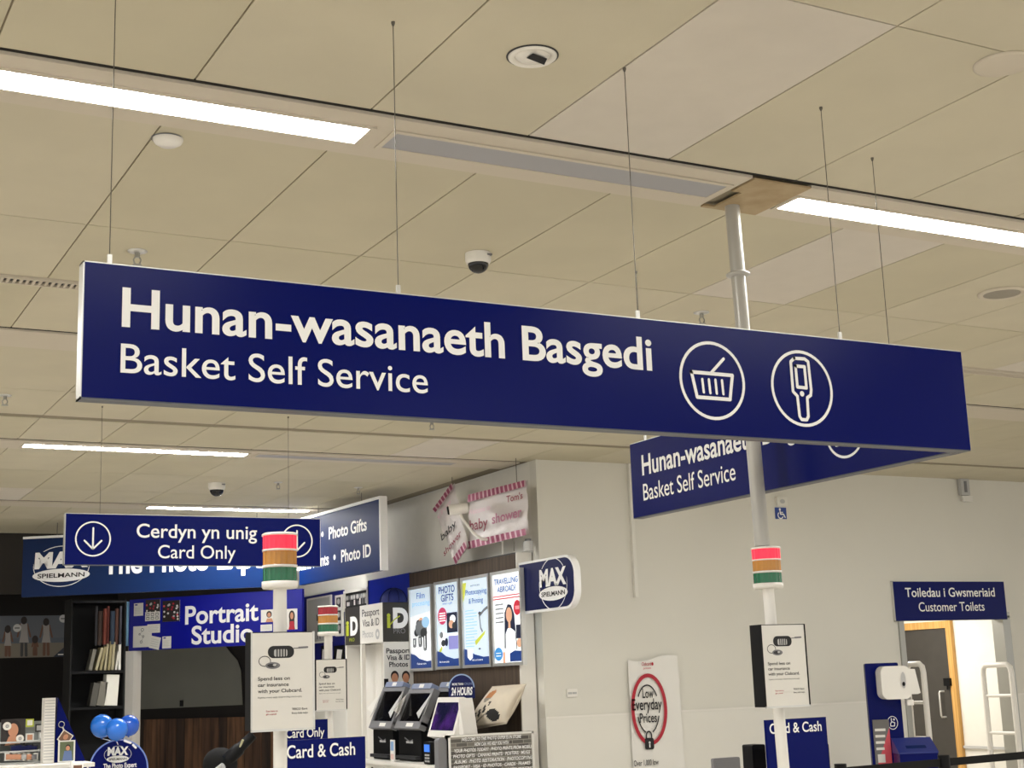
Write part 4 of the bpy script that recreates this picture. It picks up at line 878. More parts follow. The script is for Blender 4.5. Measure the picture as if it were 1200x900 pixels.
def lb_gifts(g, P, w, h, y):
    T(g, P, 'PHOTO', .12, .84, .115, .068, B2, y, .015); T(g, P, 'GIFTS', .22, .78, .215, .068, B2, y, .015); T(g, P, 'what a gift', .28, .72, .255, .02, B1, y)
    c = P(.26, .39); g.disc(c[0], c[1], w*.2, h*.105, y-.001, PK, 24)
    for i in range(4): a, b = P(.12, .365+.03*i), P(.40, .35+.03*i); g.rect(a[0], a[1], b[0], b[1], y-.0015, WH)
    a, b = P(.46, .60), P(.92, .36); g.rect(a[0], a[1], b[0], b[1], y-.001, BK); c = P(.72, .44); g.disc(c[0], c[1], w*.13, h*.05, y-.0015, WH, 18); c = P(.66, .50); g.disc(c[0], c[1], w*.12, h*.05, y-.0018, SKN, 18); c = P(.78, .52); g.disc(c[0], c[1], w*.09, h*.04, y-.0019, GD, 18)
    a, b = P(.52, .80), P(.93, .62); g.rect(a[0], a[1], b[0], b[1], y-.001, LIL); a, b = P(.40, .64), P(.96, .61); g.rect(a[0], a[1], b[0], b[1], y-.002, WH)
    c = P(.24, .68); g.disc(c[0], c[1], w*.17, h*.11, y-.001, WH, 20); c = P(.2, .62); g.disc(c[0], c[1], w*.08, h*.04, y-.0015, GR, 14); c = P(.28, .72); g.disc(c[0], c[1], w*.1, h*.04, y-.0016, GD, 14)
    c = P(.42, .71); g.disc(c[0], c[1], w*.07, h*.05, y-.002, BK, 14); g.stroke([P(.04, .86), P(.2, .78)], w*.07, y-.001, LIM)
    swoosh(g, P, y-.002); T(g, P, 'Ask in store today', .10, .54, .955, .018, WH, y-.003, .01)
def lb_copy(g, P, w, h, y):
    g.flat([P(0, .03), P(.14, .03), P(.05, .20), P(0, .26)], y-.0005, LIM); T(g, P, 'services', .30, .66, .085, .02, GR, y, .01); T(g, P, 'Photocopying', .10, .92, .18, .05, B1, y, .004); T(g, P, '& Printing', .22, .78, .285, .05, B1, y, .004)
    for i in range(13):
        a, b = P(.06, .37+.035*i), P(.52 if i % 3 else .40, .36+.035*i); g.rect(a[0], a[1], b[0], b[1], y-.0006, SKY)
    g.stroke([P(.62, .44), P(.80, .38), P(1, .34)], w*.05, y-.001, GR); g.stroke([P(.62, .44), P(.66, .58), P(.72, .62)], w*.04, y-.0012, GR); c = P(.64, .41); g.disc(c[0], c[1], w*.06, h*.02, y-.0015, GD, 14)
    g.flat([P(.42, .73), P(.85, .61), P(.80, .66), P(.46, .78)], y-.0018, LIM); c = P(.60, .82); g.disc(c[0], c[1], w*.05, h*.012, y-.0015, GR, 14)
    swoosh(g, P, y-.002); g.flat([P(.12, .82), P(.34, .82), P(.33, .92), P(.22, .95), P(.12, .91)], y-.0035, WH); T(g, P, 'Ask us in store', .30, .72, .955, .018, WH, y-.003, .01)
def lb_travel(g, P, w, h, y):
    a, b = P(0, 1), P(1, .0); g.rect(a[0], a[1], b[0], b[1], y-.0003, WH)
    T(g, P, 'TRAVELLING', .05, .92, .115, .052, B1, y-.001, .015); T(g, P, 'ABROAD?', .16, .84, .205, .052, B1, y-.001, .015)
    for v in (.245, .275): a, b = P(0, v+.012), P(1, v); g.rect(a[0], a[1], b[0], b[1], y-.0008, RD)
    for i in range(5): a, b = P(.06, .35+.05*i), P(.36, .335+.05*i); g.rect(a[0], a[1], b[0], b[1], y-.0008, GR)
    a, b = P(.36, .82), P(.80, .44); g.flat([P(.36, .84), P(.40, .44), P(.52, .35), P(.64, .36), P(.74, .46), P(.82, .86)], y-.001, BK); c = P(.56, .47); g.disc(c[0], c[1], w*.11, h*.085, y-.002, SKN, 20); g.flat([P(.40, 1), P(.82, 1), P(.76, .66), P(.62, .62), P(.50, .62), P(.42, .68)], y-.0022, WH); g.flat([P(.52, .64), P(.61, .64), P(.6, .54), P(.53, .54)], y-.0021, SKN)
    c = P(.86, .40); g.disc(c[0], c[1], w*.13, h*.085, y-.001, RD, 22); a, b = P(.79, .42), P(.93, .38); g.rect(a[0], a[1], b[0], b[1], y-.0015, PB1('#e58f98', .8))
    a, b = P(.80, .74), P(.96, .59); g.rect(a[0], a[1], b[0], b[1], y-.0024, BK); c = P(.90, .79); g.disc(c[0], c[1], w*.09, h*.05, y-.0026, SKN, 16)
    g.flat([P(.55, .99), P(1, .99), P(1, .88), P(.72, .87), P(.55, .90)], y-.0028, B2); c = P(.14, .90); g.disc(c[0], c[1], w*.15, h*.075, y-.0029, PB1('#3c8dd0', .8), 22)
    for v in (.885, .915): a, b = P(.05, v+.01), P(.23, v); g.rect(a[0], a[1], b[0], b[1], y-.0034, WH)
    g.rect(*P(.3, 1), *P(.38, .88), y-.0031, SKN)
lightbox((481.9, 688.8), (509.2, 684.1), (511.7, 785.2), (484.3, 787.2), 'backlit Film processing poster, furthest of the four light boxes', lb_film)
lightbox((512.3, 682.6), (541.2, 677.9), (544.3, 782.9), (515.1, 784.9), 'backlit Photo Gifts poster with pink bubble, on the wood wall', lb_gifts)
lightbox((543.4, 677.4), (576.5, 672.1), (580.1, 781), (547.3, 783.2), 'backlit Photocopying and Printing poster with yellow marker, on the wood wall', lb_copy)
lightbox((578.9, 671.2), (614.6, 665.1), (617.8, 779), (582.3, 781), 'backlit Travelling Abroad poster with a long-haired woman holding a phone', lb_travel)
# blade sign
BF = Fr((6.31, yR-.005, 0), WB); z1 = BF.uv(623, 657)[1]; z0 = BF.uv(625, 718)[1]; L = BF.uv(674, 685)[0]; R = .17
def blade(gp):
    o = [(0+gp, z0+gp), (0+gp, z1-gp)]; xs = L-R
    for i in range(13): a = radians(90-90*i/12); o.append((xs+(R-gp)*cos(a), z1-R+(R-gp)*sin(a)))
    for i in range(13): a = radians(-90*i/12); o.append((xs+(R-gp)*cos(a), z0+R+(R-gp)*sin(a)))
    return o
t = thing('blade_sign', 'navy blade sign with rounded end and white edge, sticking out at the wall corner', 'sign', BF.o, WB)
m = MB(); m.prism(blade(0), .002, .06, WHITE); m.build('white_edge', t); m = MB(); m.prism(blade(.022), -.003, .065, INK); m.build('panel', t)
c = BF.uv(648.5, 684); rx = (BF.uv(665, 684)[0]-BF.uv(632, 684)[0])/2; max_logo(t, c[0], c[1], rx, rx*1.02*.62/.62*.9, rx*.98, rx*.62, y=-.005)
# booth
YB = 13.983; XC = 5.97; YE = 15.06; zh0, zh1 = 2.034, 2.44
t = thing('photo_booth', 'dark and white ID photo booth with Passport Visa and ID lettering', 'photo booth', (XC, YE, 0), WB); Lb = YE-YB
u1 = YE-14.62
m = MB(); m.box((0, 0, zh0), (u1, .34, zh1), CHARC); m.build('dark_header', t)
m = MB(); m.box((u1, -.004, zh0), (Lb-.012, .30, zh1), WPAINT); m.build('white_header', t)
m = MB(); m.box((Lb-.012, -.004, zh0), (Lb, .33, zh1), CHARC); m.build('front_header', t)
m = MB(); m.box((Lb-.012, 0, 0), (Lb, .33, zh0-.004), PAPER); m.build('front_panel', t)
m = MB(); m.box((0, 0, 0), (.03, .32, zh0-.004), WPAINT); m.build('end_panel', t)
m = MB(); n = 40; cm = mat('white_curtain', '#e4e1da', .8)
for i in range(n):
    a0, a1 = .04+(Lb-.07)*i/n, .04+(Lb-.07)*(i+1)/n; y0, y1 = .20+.018*sin(i*1.1), .20+.018*sin((i+1)*1.1); m.add([(a0, y0, .1), (a1, y1, .1), (a1, y1, zh0-.006), (a0, y0, zh0-.006)], [(0, 1, 2, 3)], cm, True)
m.build('curtain', t)
m = MB(); m.box((u1+.02, -.012, 0), (u1+.06, .03, zh0-.006), WPAINT); m.build('post', t)
F = Fr((XC, YE, 0), WB)
g = MB(); p, q = F.uv(411.5, 743.5), F.uv(418, 742); g.text('D', p[0]-.01, p[1], WHITE, cap=.19, width=(q[0]-p[0])+.06, bold=.06, y=-.006); p, q = F.uv(406.2, 744.5), F.uv(409.5, 743.5); g.text('i', p[0], p[1], LIME, cap=.16, width=q[0]-p[0], bold=.04, y=-.006); p, q = F.uv(410, 752), F.uv(416, 751); g.text('PRO', p[0], p[1], LIME, cap=.035, width=q[0]-p[0], bold=.01, y=-.006)
g.build('id_lettering', t)
g = MB()
for s, x0, x1, yy, mm in (('Passport', 425, 445, 721.5, DGREY), ('Visa & ID', 425.5, 445, 733.5, DGREY), ('Photos', 425.5, 438, 747, LGREY)):
    p, q = F.uv(x0, yy+1), F.uv(x1, yy-1); g.text(s, p[0], (p[1]+q[1])/2, mm, cap=.075, width=q[0]-p[0], bold=.006, y=-.006)
p = F.uv(443, 743); g.ring(p[0], p[1], .055, .055, .03, -.006, LGREY, 30); g.build('passport_lettering', t)
FF = Fr((XC, YB, 0), 0)
def fr(px, py): p = FF.uv(px, py); return p
g = MB(Matrix.Translation((Lb, 0, 0)) @ Matrix.Rotation(pi/2, 4, 'Z'))
def gt(s, a, b, cap, mm, bold): p, q = fr(*a), fr(*b); g.text(s, p[0], (p[1]+q[1])/2, mm, cap=cap, width=q[0]-p[0], bold=bold, y=-.003)
gt('D', (460.5, 735), (478.5, 734), .20, WHITE, .06); gt('i', (453.5, 735), (457.5, 734.5), .15, LIME, .05); gt('PRO', (461, 743), (475, 741.5), .05, MGREY, .008)
g.stroke([fr(457, 732), fr(462, 726), fr(468, 722)], .012, -.004, LIME)
gt('Passport', (452.5, 765.5), (481, 765), .052, DGREY, .02); gt('Visa & ID', (453, 773.5), (480.5, 773), .052, DGREY, .02); gt('Photos', (456, 781.5), (478, 781), .052, DGREY, .02)
for px in (462.5, 475.5):
    c = fr(px, 794); g.disc(c[0], c[1]+.015, .045, .055, -.003, HAIR, 18); g.disc(c[0], c[1]-.005, .036, .05, -.0035, SKIN, 18); g.flat([(c[0]-.05, c[1]-.16), (c[0]+.05, c[1]-.16), (c[0]+.03, c[1]-.045), (c[0]-.03, c[1]-.045)], -.0032, DGREY)
c = fr(453, 800); g.rect(c[0]-.03, c[1]-.08, c[0]+.02, c[1]+.04, -.003, BLACK); g.build('front_lettering', t)
# blue board and prints on the wall behind the booth
W6 = Fr((6.42, 16.0, 0), WB)
def wallboard(name, label, cat, tl, br, colr, th=.02, parts=None, fr=W6):
    a, b = fr.uv(*tl), fr.uv(*br); z0, z1 = b[1], a[1]; w = b[0]-a[0]; h = z1-z0
    o = fr.o+fr.x*a[0]; t = thing(name, label, cat, (o.x, o.y, z0), fr.rz); m = MB(); m.box((0, 0, 0), (w, th, h), colr); m.build('board', t)
    if parts: parts(t, w, h)
    return t
def edge_l(t, w, h): m = MB(); m.box((-.012, -.006, 0), (0, .026, h), INK); m.build('edge_trim', t)
wallboard('blue_board', 'plain royal blue board on the wall above the photo booth', 'board', (432, 680.5), (480.5, 704), mat('bright_royal_board', '#0d2bb5', .45), .085, edge_l, fr=Fr((6.38, 16, 0), WB))
def crowd(t, w, h):
    m = MB(); e = .03
    for p, q in (((0, 0), (w, e)), ((0, h-e), (w, h)), ((0, e), (e, h-e)), ((w-e, e), (w, h-e))): m.box((p[0], -.02, p[1]), (q[0], 0, q[1]), WPAINT)
    m.build('frame', t); g = MB(); random.seed(8); g.rect(e, e, w-e, h-e, -.001, INKK)
    for i in range(16): x = e+(w-2*e)*(i+.5)/16; g.rect(x-.02, e+.03, x+.022, h*random.uniform(.4, .62), -.002-.0001*i, random.choice([PAPER, LGREY, MGREY, DGREY])); g.disc(x, h*.64, .02, .03, -.004, random.choice([LGREY, MGREY, PAPER]), 10)
    g.build('photo_print', t)
wallboard('framed_photo', 'white framed black and white group photo just left of the plain blue board', 'picture', (404, 693), (432.5, 712.5), INKK, .02, crowd)
wallboard('blue_wall_band', 'dark blue wall panelling behind the distant stack light', 'wall panel', (356, 700), (403.5, 800), mat('navy_wall_panel', '#0b1470', .5), .015, edge_l, fr=Fr((6.455, 16, 0), WB))
def strip3(t, w, h):
    g = MB()
    for k in range(3): g.rect(w*.2, h*(.06+.32*k), w*.8, h*(.30+.32*k), -.001, DGREY); g.disc(w*.5, h*(.2+.32*k), w*.2, h*.07, -.002, LGREY, 14)
    g.build('photo_print', t)
wallboard('photo_strip', 'tall white strip of three grey photos right of the distant stack light', 'picture', (392.5, 698), (401.5, 745), PAPER, .02, strip3, fr=Fr((6.43, 16, 0), WB))
def studio_print(t, w, h):
    g = MB(); g.rect(w*.04, h*.04, w*.96, h*.96, -.001, LGREY); g.stroke([(w*.45, h*.1), (w*.5, h*.5), (w*.56, h*.1)], w*.03, -.002, DGREY); g.rect(w*.42, h*.48, w*.66, h*.62, -.0025, DGREY); g.disc(w*.2, h*.12, w*.1, h*.07, -.002, DGREY, 14); g.build('photo_print', t)
wallboard('studio_print', 'large grey studio print behind the distant stack light', 'picture', (359.5, 702), (388, 752), PAPER, .02, studio_print, fr=Fr((6.43, 16, 0), WB))
for i, (tl, br, lab) in enumerate((((376, 757), (381, 776), 'white framed print left of the distant pole, above the furthest poster'), ((391, 757), (402, 778), 'dark and white slanted print right of the distant pole'))):
    wallboard('small_frame', lab, 'picture', tl, br, BLACK, .02, lambda t, w, h: (lambda g: (g.flat([(w*.2, h*.05), (w*.75, h*.05), (w*.95, h*.75), (w*.4, h*.8)], -.001, PAPER), g.build('photo_print', t)))(MB()), fr=Fr((6.43, 16, 0), WB))
p = at(465, 706, 1, 14.1); t = thing('blue_dome', 'dark blue ribbed dome-shaped object on top of the photo booth', 'bag', (6.14, 14.10, zh1+.002)); m = MB()  # ribbed half dome, kind of object unknown
m.lathe([(.15*cos(radians(a)), .15*sin(radians(a))) for a in range(0, 90, 10)]+[(.0001, .15)], mat('dark_blue_cover', '#142166', .7), n=28); m.build('body', t); m = MB()
for k in range(4): a = radians(45*k); m.tube([(.154*cos(radians(b))*cos(a), .154*cos(radians(b))*sin(a), .154*sin(radians(b))) for b in range(2, 180, 11)], .006, INK, 6)
m.build('rib', t)

# ------------------------------------------------------------------ photo counter and what stands on it
CT = at(470, 889, 0, 5.9).z
t = thing('photo_counter', 'white photo counter under the black kiosks, along the wood wall', 'counter', (5.58, 13.75, 0), WB)
m = MB(); m.box((.02, .03, 0), (2.24, .70, CT-.03), WPAINT); m.build('body', t); m = MB(); m.box((0, 0, CT-.03), (2.26, .71, CT), WPAINT); m.build('worktop', t)
m = MB()
for a, b in ((.32, .62), (.62, .95)): m.add([(a, -.004, CT-.06), (a+.05, -.004, CT-.06), (b+.05, -.004, CT-.34), (b, -.004, CT-.34)], [(0, 1, 2, 3)], BLACK)
m.build('black_stripe', t)
def kiosk(px, label, X=5.72):
    "px: outer screen corners TL TR BR BL"
    FA_ = Fr((X+.17, 14, 0), WB); FB_ = Fr((X, 14, 0), WB)
    tl, tr = FA_.uv(*px[0]), FA_.uv(*px[1]); br, bl = FB_.uv(*px[2]), FB_.uv(*px[3])
    x0 = (tl[0]+bl[0])/2; x1 = (tr[0]+br[0])/2; w = x1-x0; zt = (tl[1]+tr[1])/2; zb = (bl[1]+br[1])/2
    t = thing('photo_kiosk', label, 'photo kiosk', (X, 14-x0, CT+.002), WB, 'black photo kiosks on the counter'); zt -= CT; zb -= CT
    m = MB(); m.rbox((.03, .02, 0), (w-.03, .18, zb-.01), BLACK, .02); m.build('body', t)
    tilt = Matrix.Translation((0, 0, zb)) @ Matrix.Rotation(-atan2(.17, zt-zb), 4, 'X'); h = hypot(.17, zt-zb)
    e = .045; m = MB(tilt)
    for p, q in (((0, 0), (w, e*1.6)), ((0, h-e), (w, h)), ((0, e), (e, h-e)), ((w-e, e), (w, h-e))): m.box((p[0], -.02, p[1]), (q[0], .05, q[1]), MGREY)
    bz = m.build('bezel', t)
    m = MB(tilt); m.box((e, -.006, e*1.6), (w-e, .03, h-e), mat('glossy_black_screen', '#040406', .12)); m.build('screen', bz)
    m = MB(tilt); m.rbox((w*.1, -.03, h-.005), (w*.9, .05, h+.05), mat('grey_blue_plastic', '#7f8aa6', .4), .02); m.rect(w*.42, h+.005, w*.6, h+.042, -.031, PAPER); m.build('top_logo_block', bz)
    for s in (0, 1):
        m = MB(tilt); x = 0 if s == 0 else w; d = -1 if s == 0 else 1
        m.add([(x, -.022, h*.86), (x, -.022, h*.34), (x+d*.10, -.07, h*.42), (x-d*.0, -.022, h*.86)], [(0, 1, 2)], PAPER)
        m.add([(x-d*.005, -.024, h*.90), (x-d*.09, -.06, h*.34), (x-d*.02, -.05, h*.22)], [(0, 1, 2)], LGREY)
        mo = m.build('paper_flag', t, label='white folded paper flag'); sd = mo.modifiers.new('thickness', 'SOLIDIFY'); sd.thickness = .002
    m = MB(tilt); m.rect(w*.45, e*.4, w*.72, e*1.2, -.021, PAPER); m.build('paper_label', bz)
    m = MB(); m.rect(w*.35, zb*.55, w*.62, zb*.62, .019, LGREY); m.stroke([(w*.3, zb*.72), (w*.5, zb*.6), (w*.62, zb*.66)], .012, .018, MGREY); m.build('printed_mark', t)
    m = MB(); m.box((w*.1, -.03, .02), (w*.9, .02, .05), DGREY); m.build('tray', t)
    return t
kiosk([(446.4, 806), (472.3, 806), (464.6, 852), (438.8, 856.7)], 'black photo kiosk with paper flags, left of the pair beside the booth')
kiosk([(477, 807.8), (507.8, 808.8), (495.8, 854.8), (468, 854.8)], 'black photo kiosk with paper flags, between its twin and the white touch screen', 5.74)
kiosk([(511, 806.5), (536, 806.5), (527, 853), (502, 853)], 'third black photo kiosk, mostly hidden behind the white touch screen', 5.99)
p = at(460, 889, 0, 5.62); t = thing('leaflet_sample', 'narrow blue and white card standing in front of the kiosks', 'card', (5.62, p.y+.05, CT+.002), WB)
m = MB(); m.box((0, 0, 0), (.09, .012, .20), PAPER); m.build('card', t); m = MB(); m.rect(.01, .10, .08, .185, -.001, SKY if False else mat('print_light_blue', '#7fa3cf', .5)); m.rect(.01, .02, .08, .07, -.001, mat('print_pale_pink', '#d9b5ae', .5)); m.build('print', t)
p = at(500, 889, 0, 5.62); t = thing('card_reader', 'small black card reader with a blue screen in front of the kiosks', 'card reader', (5.61, p.y+.04, CT+.002), WB)
m = MB(); m.rbox((0, 0, 0), (.15, .06, .20), BLACK, .02); m.build('body', t); m = MB(); m.box((.02, -.004, .11), (.13, 0, .175), mat('blue_lcd', '#3f73d8', .3, emit=.6)); m.build('screen', t); m = MB()
for i in range(3):
    for j in range(3): m.box((.03+.035*i, -.004, .02+.027*j), (.052+.035*i, 0, .036+.027*j), LGREY)
m.build('keypad', t)
# white touch screen with roundel
X = 5.74; TA, TB = Fr((X+.12, 13, 0), WB), Fr((X, 13, 0), WB)
tl, tr, br, bl = TA.uv(510.6, 817.6), TA.uv(542.3, 816.4), TB.uv(532.7, 863.5), TB.uv(503, 864)
x0, x1 = (tl[0]+bl[0])/2, (tr[0]+br[0])/2; w = x1-x0; zt, zb = (tl[1]+tr[1])/2, (bl[1]+br[1])/2
t = thing('touch_screen_terminal', 'white self-order touch screen glowing purple, in front of the wood wall', 'touch screen', (X, 13-x0, 0), WB)
h = hypot(.12, zt-zb); tilt = Matrix.Translation((0, 0, zb)) @ Matrix.Rotation(-atan2(.12, zt-zb), 4, 'X')
m = MB(tilt); m.rbox((0, 0, 0), (w, .07, h), WPAINT, .015); m.build('casing', t)
pm = bpy.data.materials.new('purple_screen'); pm.use_nodes = True; nt = pm.node_tree; bs = nt.nodes['Principled BSDF']; n = nt.nodes.new('ShaderNodeTexNoise'); n.inputs['Scale'].default_value = 7; rr = nt.nodes.new('ShaderNodeValToRGB'); rr.color_ramp.elements[0].color = (.004, .004, .02, 1); rr.color_ramp.elements[1].color = (.05, .012, .12, 1); rr.color_ramp.elements[0].position = .4; rr.color_ramp.elements[1].position = .75
tcn = nt.nodes.new('ShaderNodeTexCoord'); nt.links.new(tcn.outputs['Object'], n.inputs['Vector']); nt.links.new(n.outputs['Fac'], rr.inputs['Fac']); nt.links.new(rr.outputs['Color'], bs.inputs['Emission Color']); bs.inputs['Emission Strength'].default_value = 1.0; bs.inputs['Base Color'].default_value = (.005, .005, .012, 1); bs.inputs['Roughness'].default_value = .15
m = MB(tilt); m.box((.04, -.004, .06), (w-.045, 0, h-.05), pm); m.build('screen', t)
m = MB(); m.prism([(w*.1, zb-.03), (w*.9, zb-.03), (w*.8, CT+.05), (w*.2, CT+.05)], .06, .15, LGREY); m.box((w*.1, .02, CT+.002), (w*.9, .20, CT+.05), LGREY); m.build('pedestal', t)
m = MB(); m.prism([(w+.002, zb), (w+.10, zb-.01), (w+.03, zt-.08), (w+.002, zt-.01)], .06, .20, WPAINT); m.build('side_wing', t)
p = TA.uv(540.5, 806); R = .128; pts = [(-R, -.10), (R, -.10)]+[(R*cos(radians(a)), R*sin(radians(a))) for a in range(0, 181, 10)]
RF = Fr((X+.30, 13, 0), WB); p = RF.uv(540.8, 806); q = RF.uv(540.8, 817)
t2 = thing('arched_sign', 'navy arched sign reading 24 Hours above the white touch screen', 'sign', (X+.30, 13-p[0], p[1]), -.75)
m = MB(); m.prism(pts, 0, .015, INK); m.build('panel', t2); m = MB(); m.ring(0, 0, R, R, .012, -.001, mat('pale_blue_line', '#8fa6cc', .4), 30, 0, 180); m.build('edge_line', t2)
m = MB(); m.text('24 HOURS', 0, -.065, WHITE, cap=.07, width=.205, bold=.04, align='C', y=-.002, shear=.1); m.text('MORE THAN', -.09, .025, WHITE, cap=.02, width=.11, bold=.02, y=-.002); m.text('ONLINE', .03, .025, mat('pale_text', '#6f7fa6', .5), cap=.022, width=.08, bold=.01, y=-.002); m.build('lettering', t2)
m = MB(); m.tube([(0, .03, -p[1]+CT+.003), (0, .03, -.05)], .012, LGREY, 10); m.build('support_post', t2)
# printed cushion
CF = Fr((6.20, 13, 0), WB); qd = [CF.uv(*c) for c in ((577, 805), (616, 802), (605, 847), (555, 856))]
c0 = sum(q[0] for q in qd)/4; zlow = min(q[1] for q in qd)
CUSH = [mat('cushion_cream', '#d2c7b4', .9, var=.04), mat('cushion_black', '#22201f', .9), mat('cushion_rust', '#b57a4a', .9, var=.1), mat('cushion_grey', '#8c857a', .9)]
t = thing('cushion', 'cream printed photo cushion leaning against the wood wall', 'cushion', (6.20, 13-c0, 0), WB)
m = MB(); N = 30; vs = []; fs = []
for side in (-1, 1):
    for j in range(N+1):
        for i in range(N+1):
            s, v = i/N, j/N
            x = (qd[0][0]*(1-s)+qd[1][0]*s)*(1-v)+(qd[3][0]*(1-s)+qd[2][0]*s)*v-c0; z = (qd[0][1]*(1-s)+qd[1][1]*s)*(1-v)+(qd[3][1]*(1-s)+qd[2][1]*s)*v
            k = (max(0, sin(pi*s))*max(0, sin(pi*v)))**.45; pin = .03*sin(pi*v)*(1 if s == 0 else -1 if s == 1 else 0)
            vs.append((x+pin, side*.10*k-.10*v, z))
n1 = (N+1)**2
def cloth_at(u, v):
    "the printed animal: striped arm from the lower left, rust head, dark patch at the right"
    if ((u-.32)/.13)**2+((v-.22)/.14)**2 < 1: return 2 if v < .28 else 3
    d = v-(.92-.85*u); 
    if abs(d) < .13 and .02 < u < .52: return 1 if int((u*1.2-v*.5+2)*13) % 2 else 0
    if ((u-.72-(v-.72)*.4)/.13)**2+((v-.72)/.17)**2 < 1: return 1
    if ((u-.45)/.2)**2+((v-.72)/.16)**2 < 1 and int((u+v)*17) % 5 == 0: return 3
    return 0
sets = [[] for _ in CUSH]
for j in range(N):
    for i in range(N):
        a = j*(N+1)+i; k = cloth_at((i+.5)/N, (j+.5)/N); sets[k].append((a, a+N+1, a+N+2, a+1)); sets[0].append((n1+a, n1+a+1, n1+a+N+2, n1+a+N+1))
base = True
for k, fs in enumerate(sets):
    if k == 0: m.add(vs, fs, CUSH[0], True)
    else:
        if CUSH[k] not in m.mats: m.mats.append(CUSH[k])
        for f in fs: m.f.append(f); m.mi.append(k); m.sm.append(True)
m.build('cover', t)
m = MB(); m.tube([(qd[i % 4][0]-c0, -.0 if i % 4 < 2 else -.10, qd[i % 4][1]) for i in range(5)], .006, mat('cream_piping', '#d2c6b2', .8), 6); m.build('piping', t)
zc = min(qd[2][1], qd[3][1])-.012
ry = 11.48
t = thing('display_riser', 'low dark riser on the photo counter where the cushion rests', 'riser', (6.06, ry+.62, 0), WB)
m = MB(); m.box((0, -.10, zc-.03), (.60, .19, zc), DKWOOD); m.build('top', t); m = MB(); m.box((.02, -.06, CT+.002), (.58, .18, zc-.03), DKWOOD); m.build('body', t)
# brick pattern board
QF = Fr((5.45, 11.40, 0)); a, b = QF.uv(525, 862.4), QF.uv(624.5, 856.3)
t = thing('brick_pattern_board', 'grey brick-pattern counter board covered in white welcome lettering', 'counter', (5.45+a[0], 11.40, 0)); w = b[0]-a[0]; h = (a[1]+b[1])/2
m = MB(); m.box((0, 0, 0), (w, .06, h), mat('grey_mortar', '#99958d', .8)); m.build('board', t)
m = MB(); random.seed(6); bms = [mat('brick_print_%d' % i, c, .8) for i, c in enumerate(('#5f5c57', '#6b6862', '#77736c', '#54514d'))]
r = 0; z = h-.035
while z > .35:
    x = .02-(.055 if r % 2 else 0)
    while x < w-.02:
        m.rect(max(.02, x), z-.028, min(w-.02, x+.104), z, -.001, random.choice(bms)) if x+.104 > .03 else None; x += .11
    z -= .034; r += 1
m.build('brick_print', t)
m = MB()
for p0_, p1_ in (((0, 0), (.018, h)), ((w-.018, 0), (w, h)), ((0, h-.018), (w, h))): m.box((p0_[0], -.012, p0_[1]), (p1_[0], .07, p1_[1]), PAPER)
m.build('white_edge', t)
m = MB()
for i, (s, x, ww) in enumerate((('WELCOME TO THE PHOTO EXPERTS IN STORE', .50, .70), ('HOW CAN WE HELP YOU WITH', .50, .40), ('YOUR PHOTOS TODAY? · PHOTO PRINTS FROM MOBILE', .52, .92), ('PHOTO GIFTS · CANVAS PRINTS · POSTERS · MUGS', .50, .90), ('ALBUMS · PHOTO RESTORATION · PHOTOCOPYING', .52, .92), ('PASSPORT · VISA · ID PHOTOS · CARDS · FRAMES', .50, .90), ('WEDDING · GIFTS · CUSHIONS · POSTER PRINTING', .52, .92), ('PORTRAITS · FILM PROCESSING', .60, .70))):
    m.text(s, w*x, h-.052-.046*i, WHITE, cap=.027, width=w*ww, bold=.02, align='C', y=-.004, shear=.15)
m.build('lettering', t)
m = MB(); m.rbox((-.085, .02, .4), (-.004, .10, h-.02), MGREY, .03); m.build('grey_end_cap', t)
# security camera and foil banners above the wood wall
KF = Fr((6.02, 15, 0), WB); p = KF.uv(537, 597); k = thing('bullet_camera', 'white bullet camera on a curved arm above the wood wall, between the banner halves', 'security camera', (6.02, 15-p[0], p[1]), WB)
m = MB(); m.tube([(-.02, -.09, -.01), (.05, .08, .01)], .05, WPAINT, 20); m.build('body', k); m = MB(); m.tube([(-.026, -.104, -.012), (-.02, -.09, -.01)], [.038, .044], BLACK, 20); m.build('lens', k)
e = KF.uv(548, 632); m = MB(); m.tube([(.0, .02, -.04), (.03, .03, -.10), (e[0]-p[0], .06, (e[1]-p[1])*.8), (e[0]-p[0]+.02, .14, e[1]-p[1]), (e[0]-p[0]+.02, .36, e[1]-p[1]), (e[0]-p[0]+.02, .36, zT-p[1]+.012)], .014, WPAINT, 12); m.build('arm', k)
foil = mat('silver_foil', '#cfc8c6', .35, metal=.25, bump=.5, bscale=9); foilp = mat('pink_foil', '#8f2a55', .3, metal=.3, bump=.3, bscale=9); foilw = mat('pale_pink_foil', '#d8b8c2', .3, metal=.3)
def foil_sheet(t, P, nm='sheet', n=10):
    m = MB(); vs = []
    for j in range(n+1):
        for i in range(n+1):
            s, v = i/n, j/n; q = tuple((P[0][c]*(1-s)+P[1][c]*s)*(1-v)+(P[3][c]*(1-s)+P[2][c]*s)*v for c in (0, 1)); vs.append((q[0], .008*sin(i*2.1+j*1.3)+.006*sin(j*2.7), q[1]))
    m.add(vs, [(j*(n+1)+i, (j+1)*(n+1)+i, (j+1)*(n+1)+i+1, j*(n+1)+i+1) for j in range(n) for i in range(n)], foil, True); m.build(nm, t)
def chequers(t, a, b, c, d, n, nm, depth=1):
    "pink dashes in the strip a-b (top) d-c (bottom)"
    g = MB(); Lp = lambda p, q, s: (p[0]+(q[0]-p[0])*s, p[1]+(q[1]-p[1])*s)
    g.flat([a, b, c, d], -.020, foilw)
    for i in range(n):
        s0, s1 = (i+.08)/n, (i+.72)/n; g.flat([Lp(a, b, s0), Lp(a, b, s1), Lp(d, c, s1+.02 if s1 < .98 else s1), Lp(d, c, s0+.02)], -.022, foilp)
    g.build(nm, t)
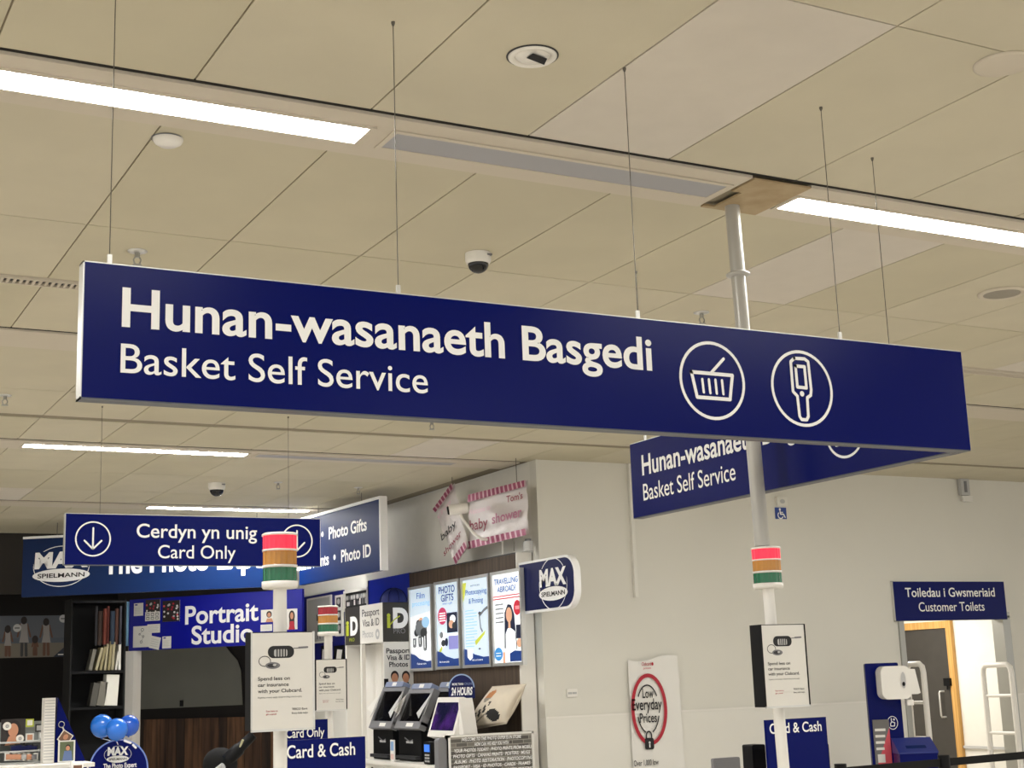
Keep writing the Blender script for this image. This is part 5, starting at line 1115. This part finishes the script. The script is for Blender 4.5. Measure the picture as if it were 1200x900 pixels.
NF = Fr((6.24, 15, 0), WB)
px = [(550.5, 580), (618, 562.5), (619, 626), (549, 643)]
t = thing('foil_banner', 'silver and pink foil baby shower banner, the flat right-hand piece', 'banner', NF.o, WB, 'foil baby shower banners above the wood wall')
foil_sheet(t, [NF.uv(*q) for q in px]); U = NF.uv
chequers(t, U(550.5, 580), U(618, 562.5), U(618.2, 570), U(549.5, 589), 14, 'pink_border'); chequers(t, U(549, 635), U(619, 619), U(619, 627), U(549, 644), 12, 'pink_border')
wine = mat('wine_ink', '#8a2b44', .5)
def tilt_text(m, s, a, b, cap, mm, bold): p, q = U(*a), U(*b); m.text(s, p[0], p[1], mm, cap=cap, width=hypot(q[0]-p[0], q[1]-p[1]), bold=bold, y=-.022, tilt=atan2(q[1]-p[1], q[0]-p[0]))
m = MB(); tilt_text(m, 'Welcome to', (551, 604), (577, 597), .05, foilw, .02); tilt_text(m, "Tom's", (596, 589), (615, 584), .06, wine, .015); m.build('upper_lettering', t)
m = MB(); tilt_text(m, 'baby', (553, 622), (574, 617.5), .10, wine, .012); tilt_text(m, 'shower', (579, 614), (614, 605), .09, mat('rose_ink', '#b0708a', .5), .02); m.build('lettering', t)
m = MB(); w_ = U(605.5, 564); m.tube([(w_[0], 0, w_[1]-.02), (w_[0], 0, CZ-.004)], .004, WIRE, 6); m.build('hanging_wire', t)
m = MB(); w_ = U(602, 630); m.tube([(w_[0], 0, zT+.012), (w_[0], 0, w_[1]+.02)], .006, WIRE, 6); m.build('support_rod', t)
a = F6.uv(611, 636); k2 = thing('cable_gland', 'small grey round fitting on top of the wood wall, below the foil banner', 'fitting', (6.37, 15-a[0], zT+.013), WB); m = MB(); m.tube([(0, 0, 0), (0, 0, .09)], .045, LGREY, 16); m.build('body', k2); m = MB(); m.tube([(0, 0, .09), (0, 0, .11)], .03, MGREY, 14); m.build('cap', k2)
NF = Fr((6.20, 15, 0), WB); U = NF.uv
t = thing('foil_banner', 'folded left-hand piece of the foil baby shower banner, pointing left', 'banner', NF.o, WB, 'foil baby shower banners above the wood wall')
foil_sheet(t, [U(509, 597), U(532, 566), U(549, 640), U(534, 661)])
chequers(t, U(509, 597), U(531.5, 566), U(533, 572), U(512, 601), 7, 'pink_border'); chequers(t, U(533, 654), U(547, 634), U(549.5, 641), U(536, 662), 5, 'pink_border')
m = MB(); tilt_text(m, 'the', (515, 610), (531, 589), .05, foilw, .015); tilt_text(m, 'baby', (520, 634), (537, 616), .075, INKK, .01); tilt_text(m, 'shower', (523, 652), (543, 627), .065, wine, .012); m.build('lettering', t)
m = MB(); w_ = U(530, 569); m.tube([(w_[0], 0, w_[1]-.01), (w_[0], 0, CZ-.004)], .003, WIRE, 6); m.build('hanging_wire', t)
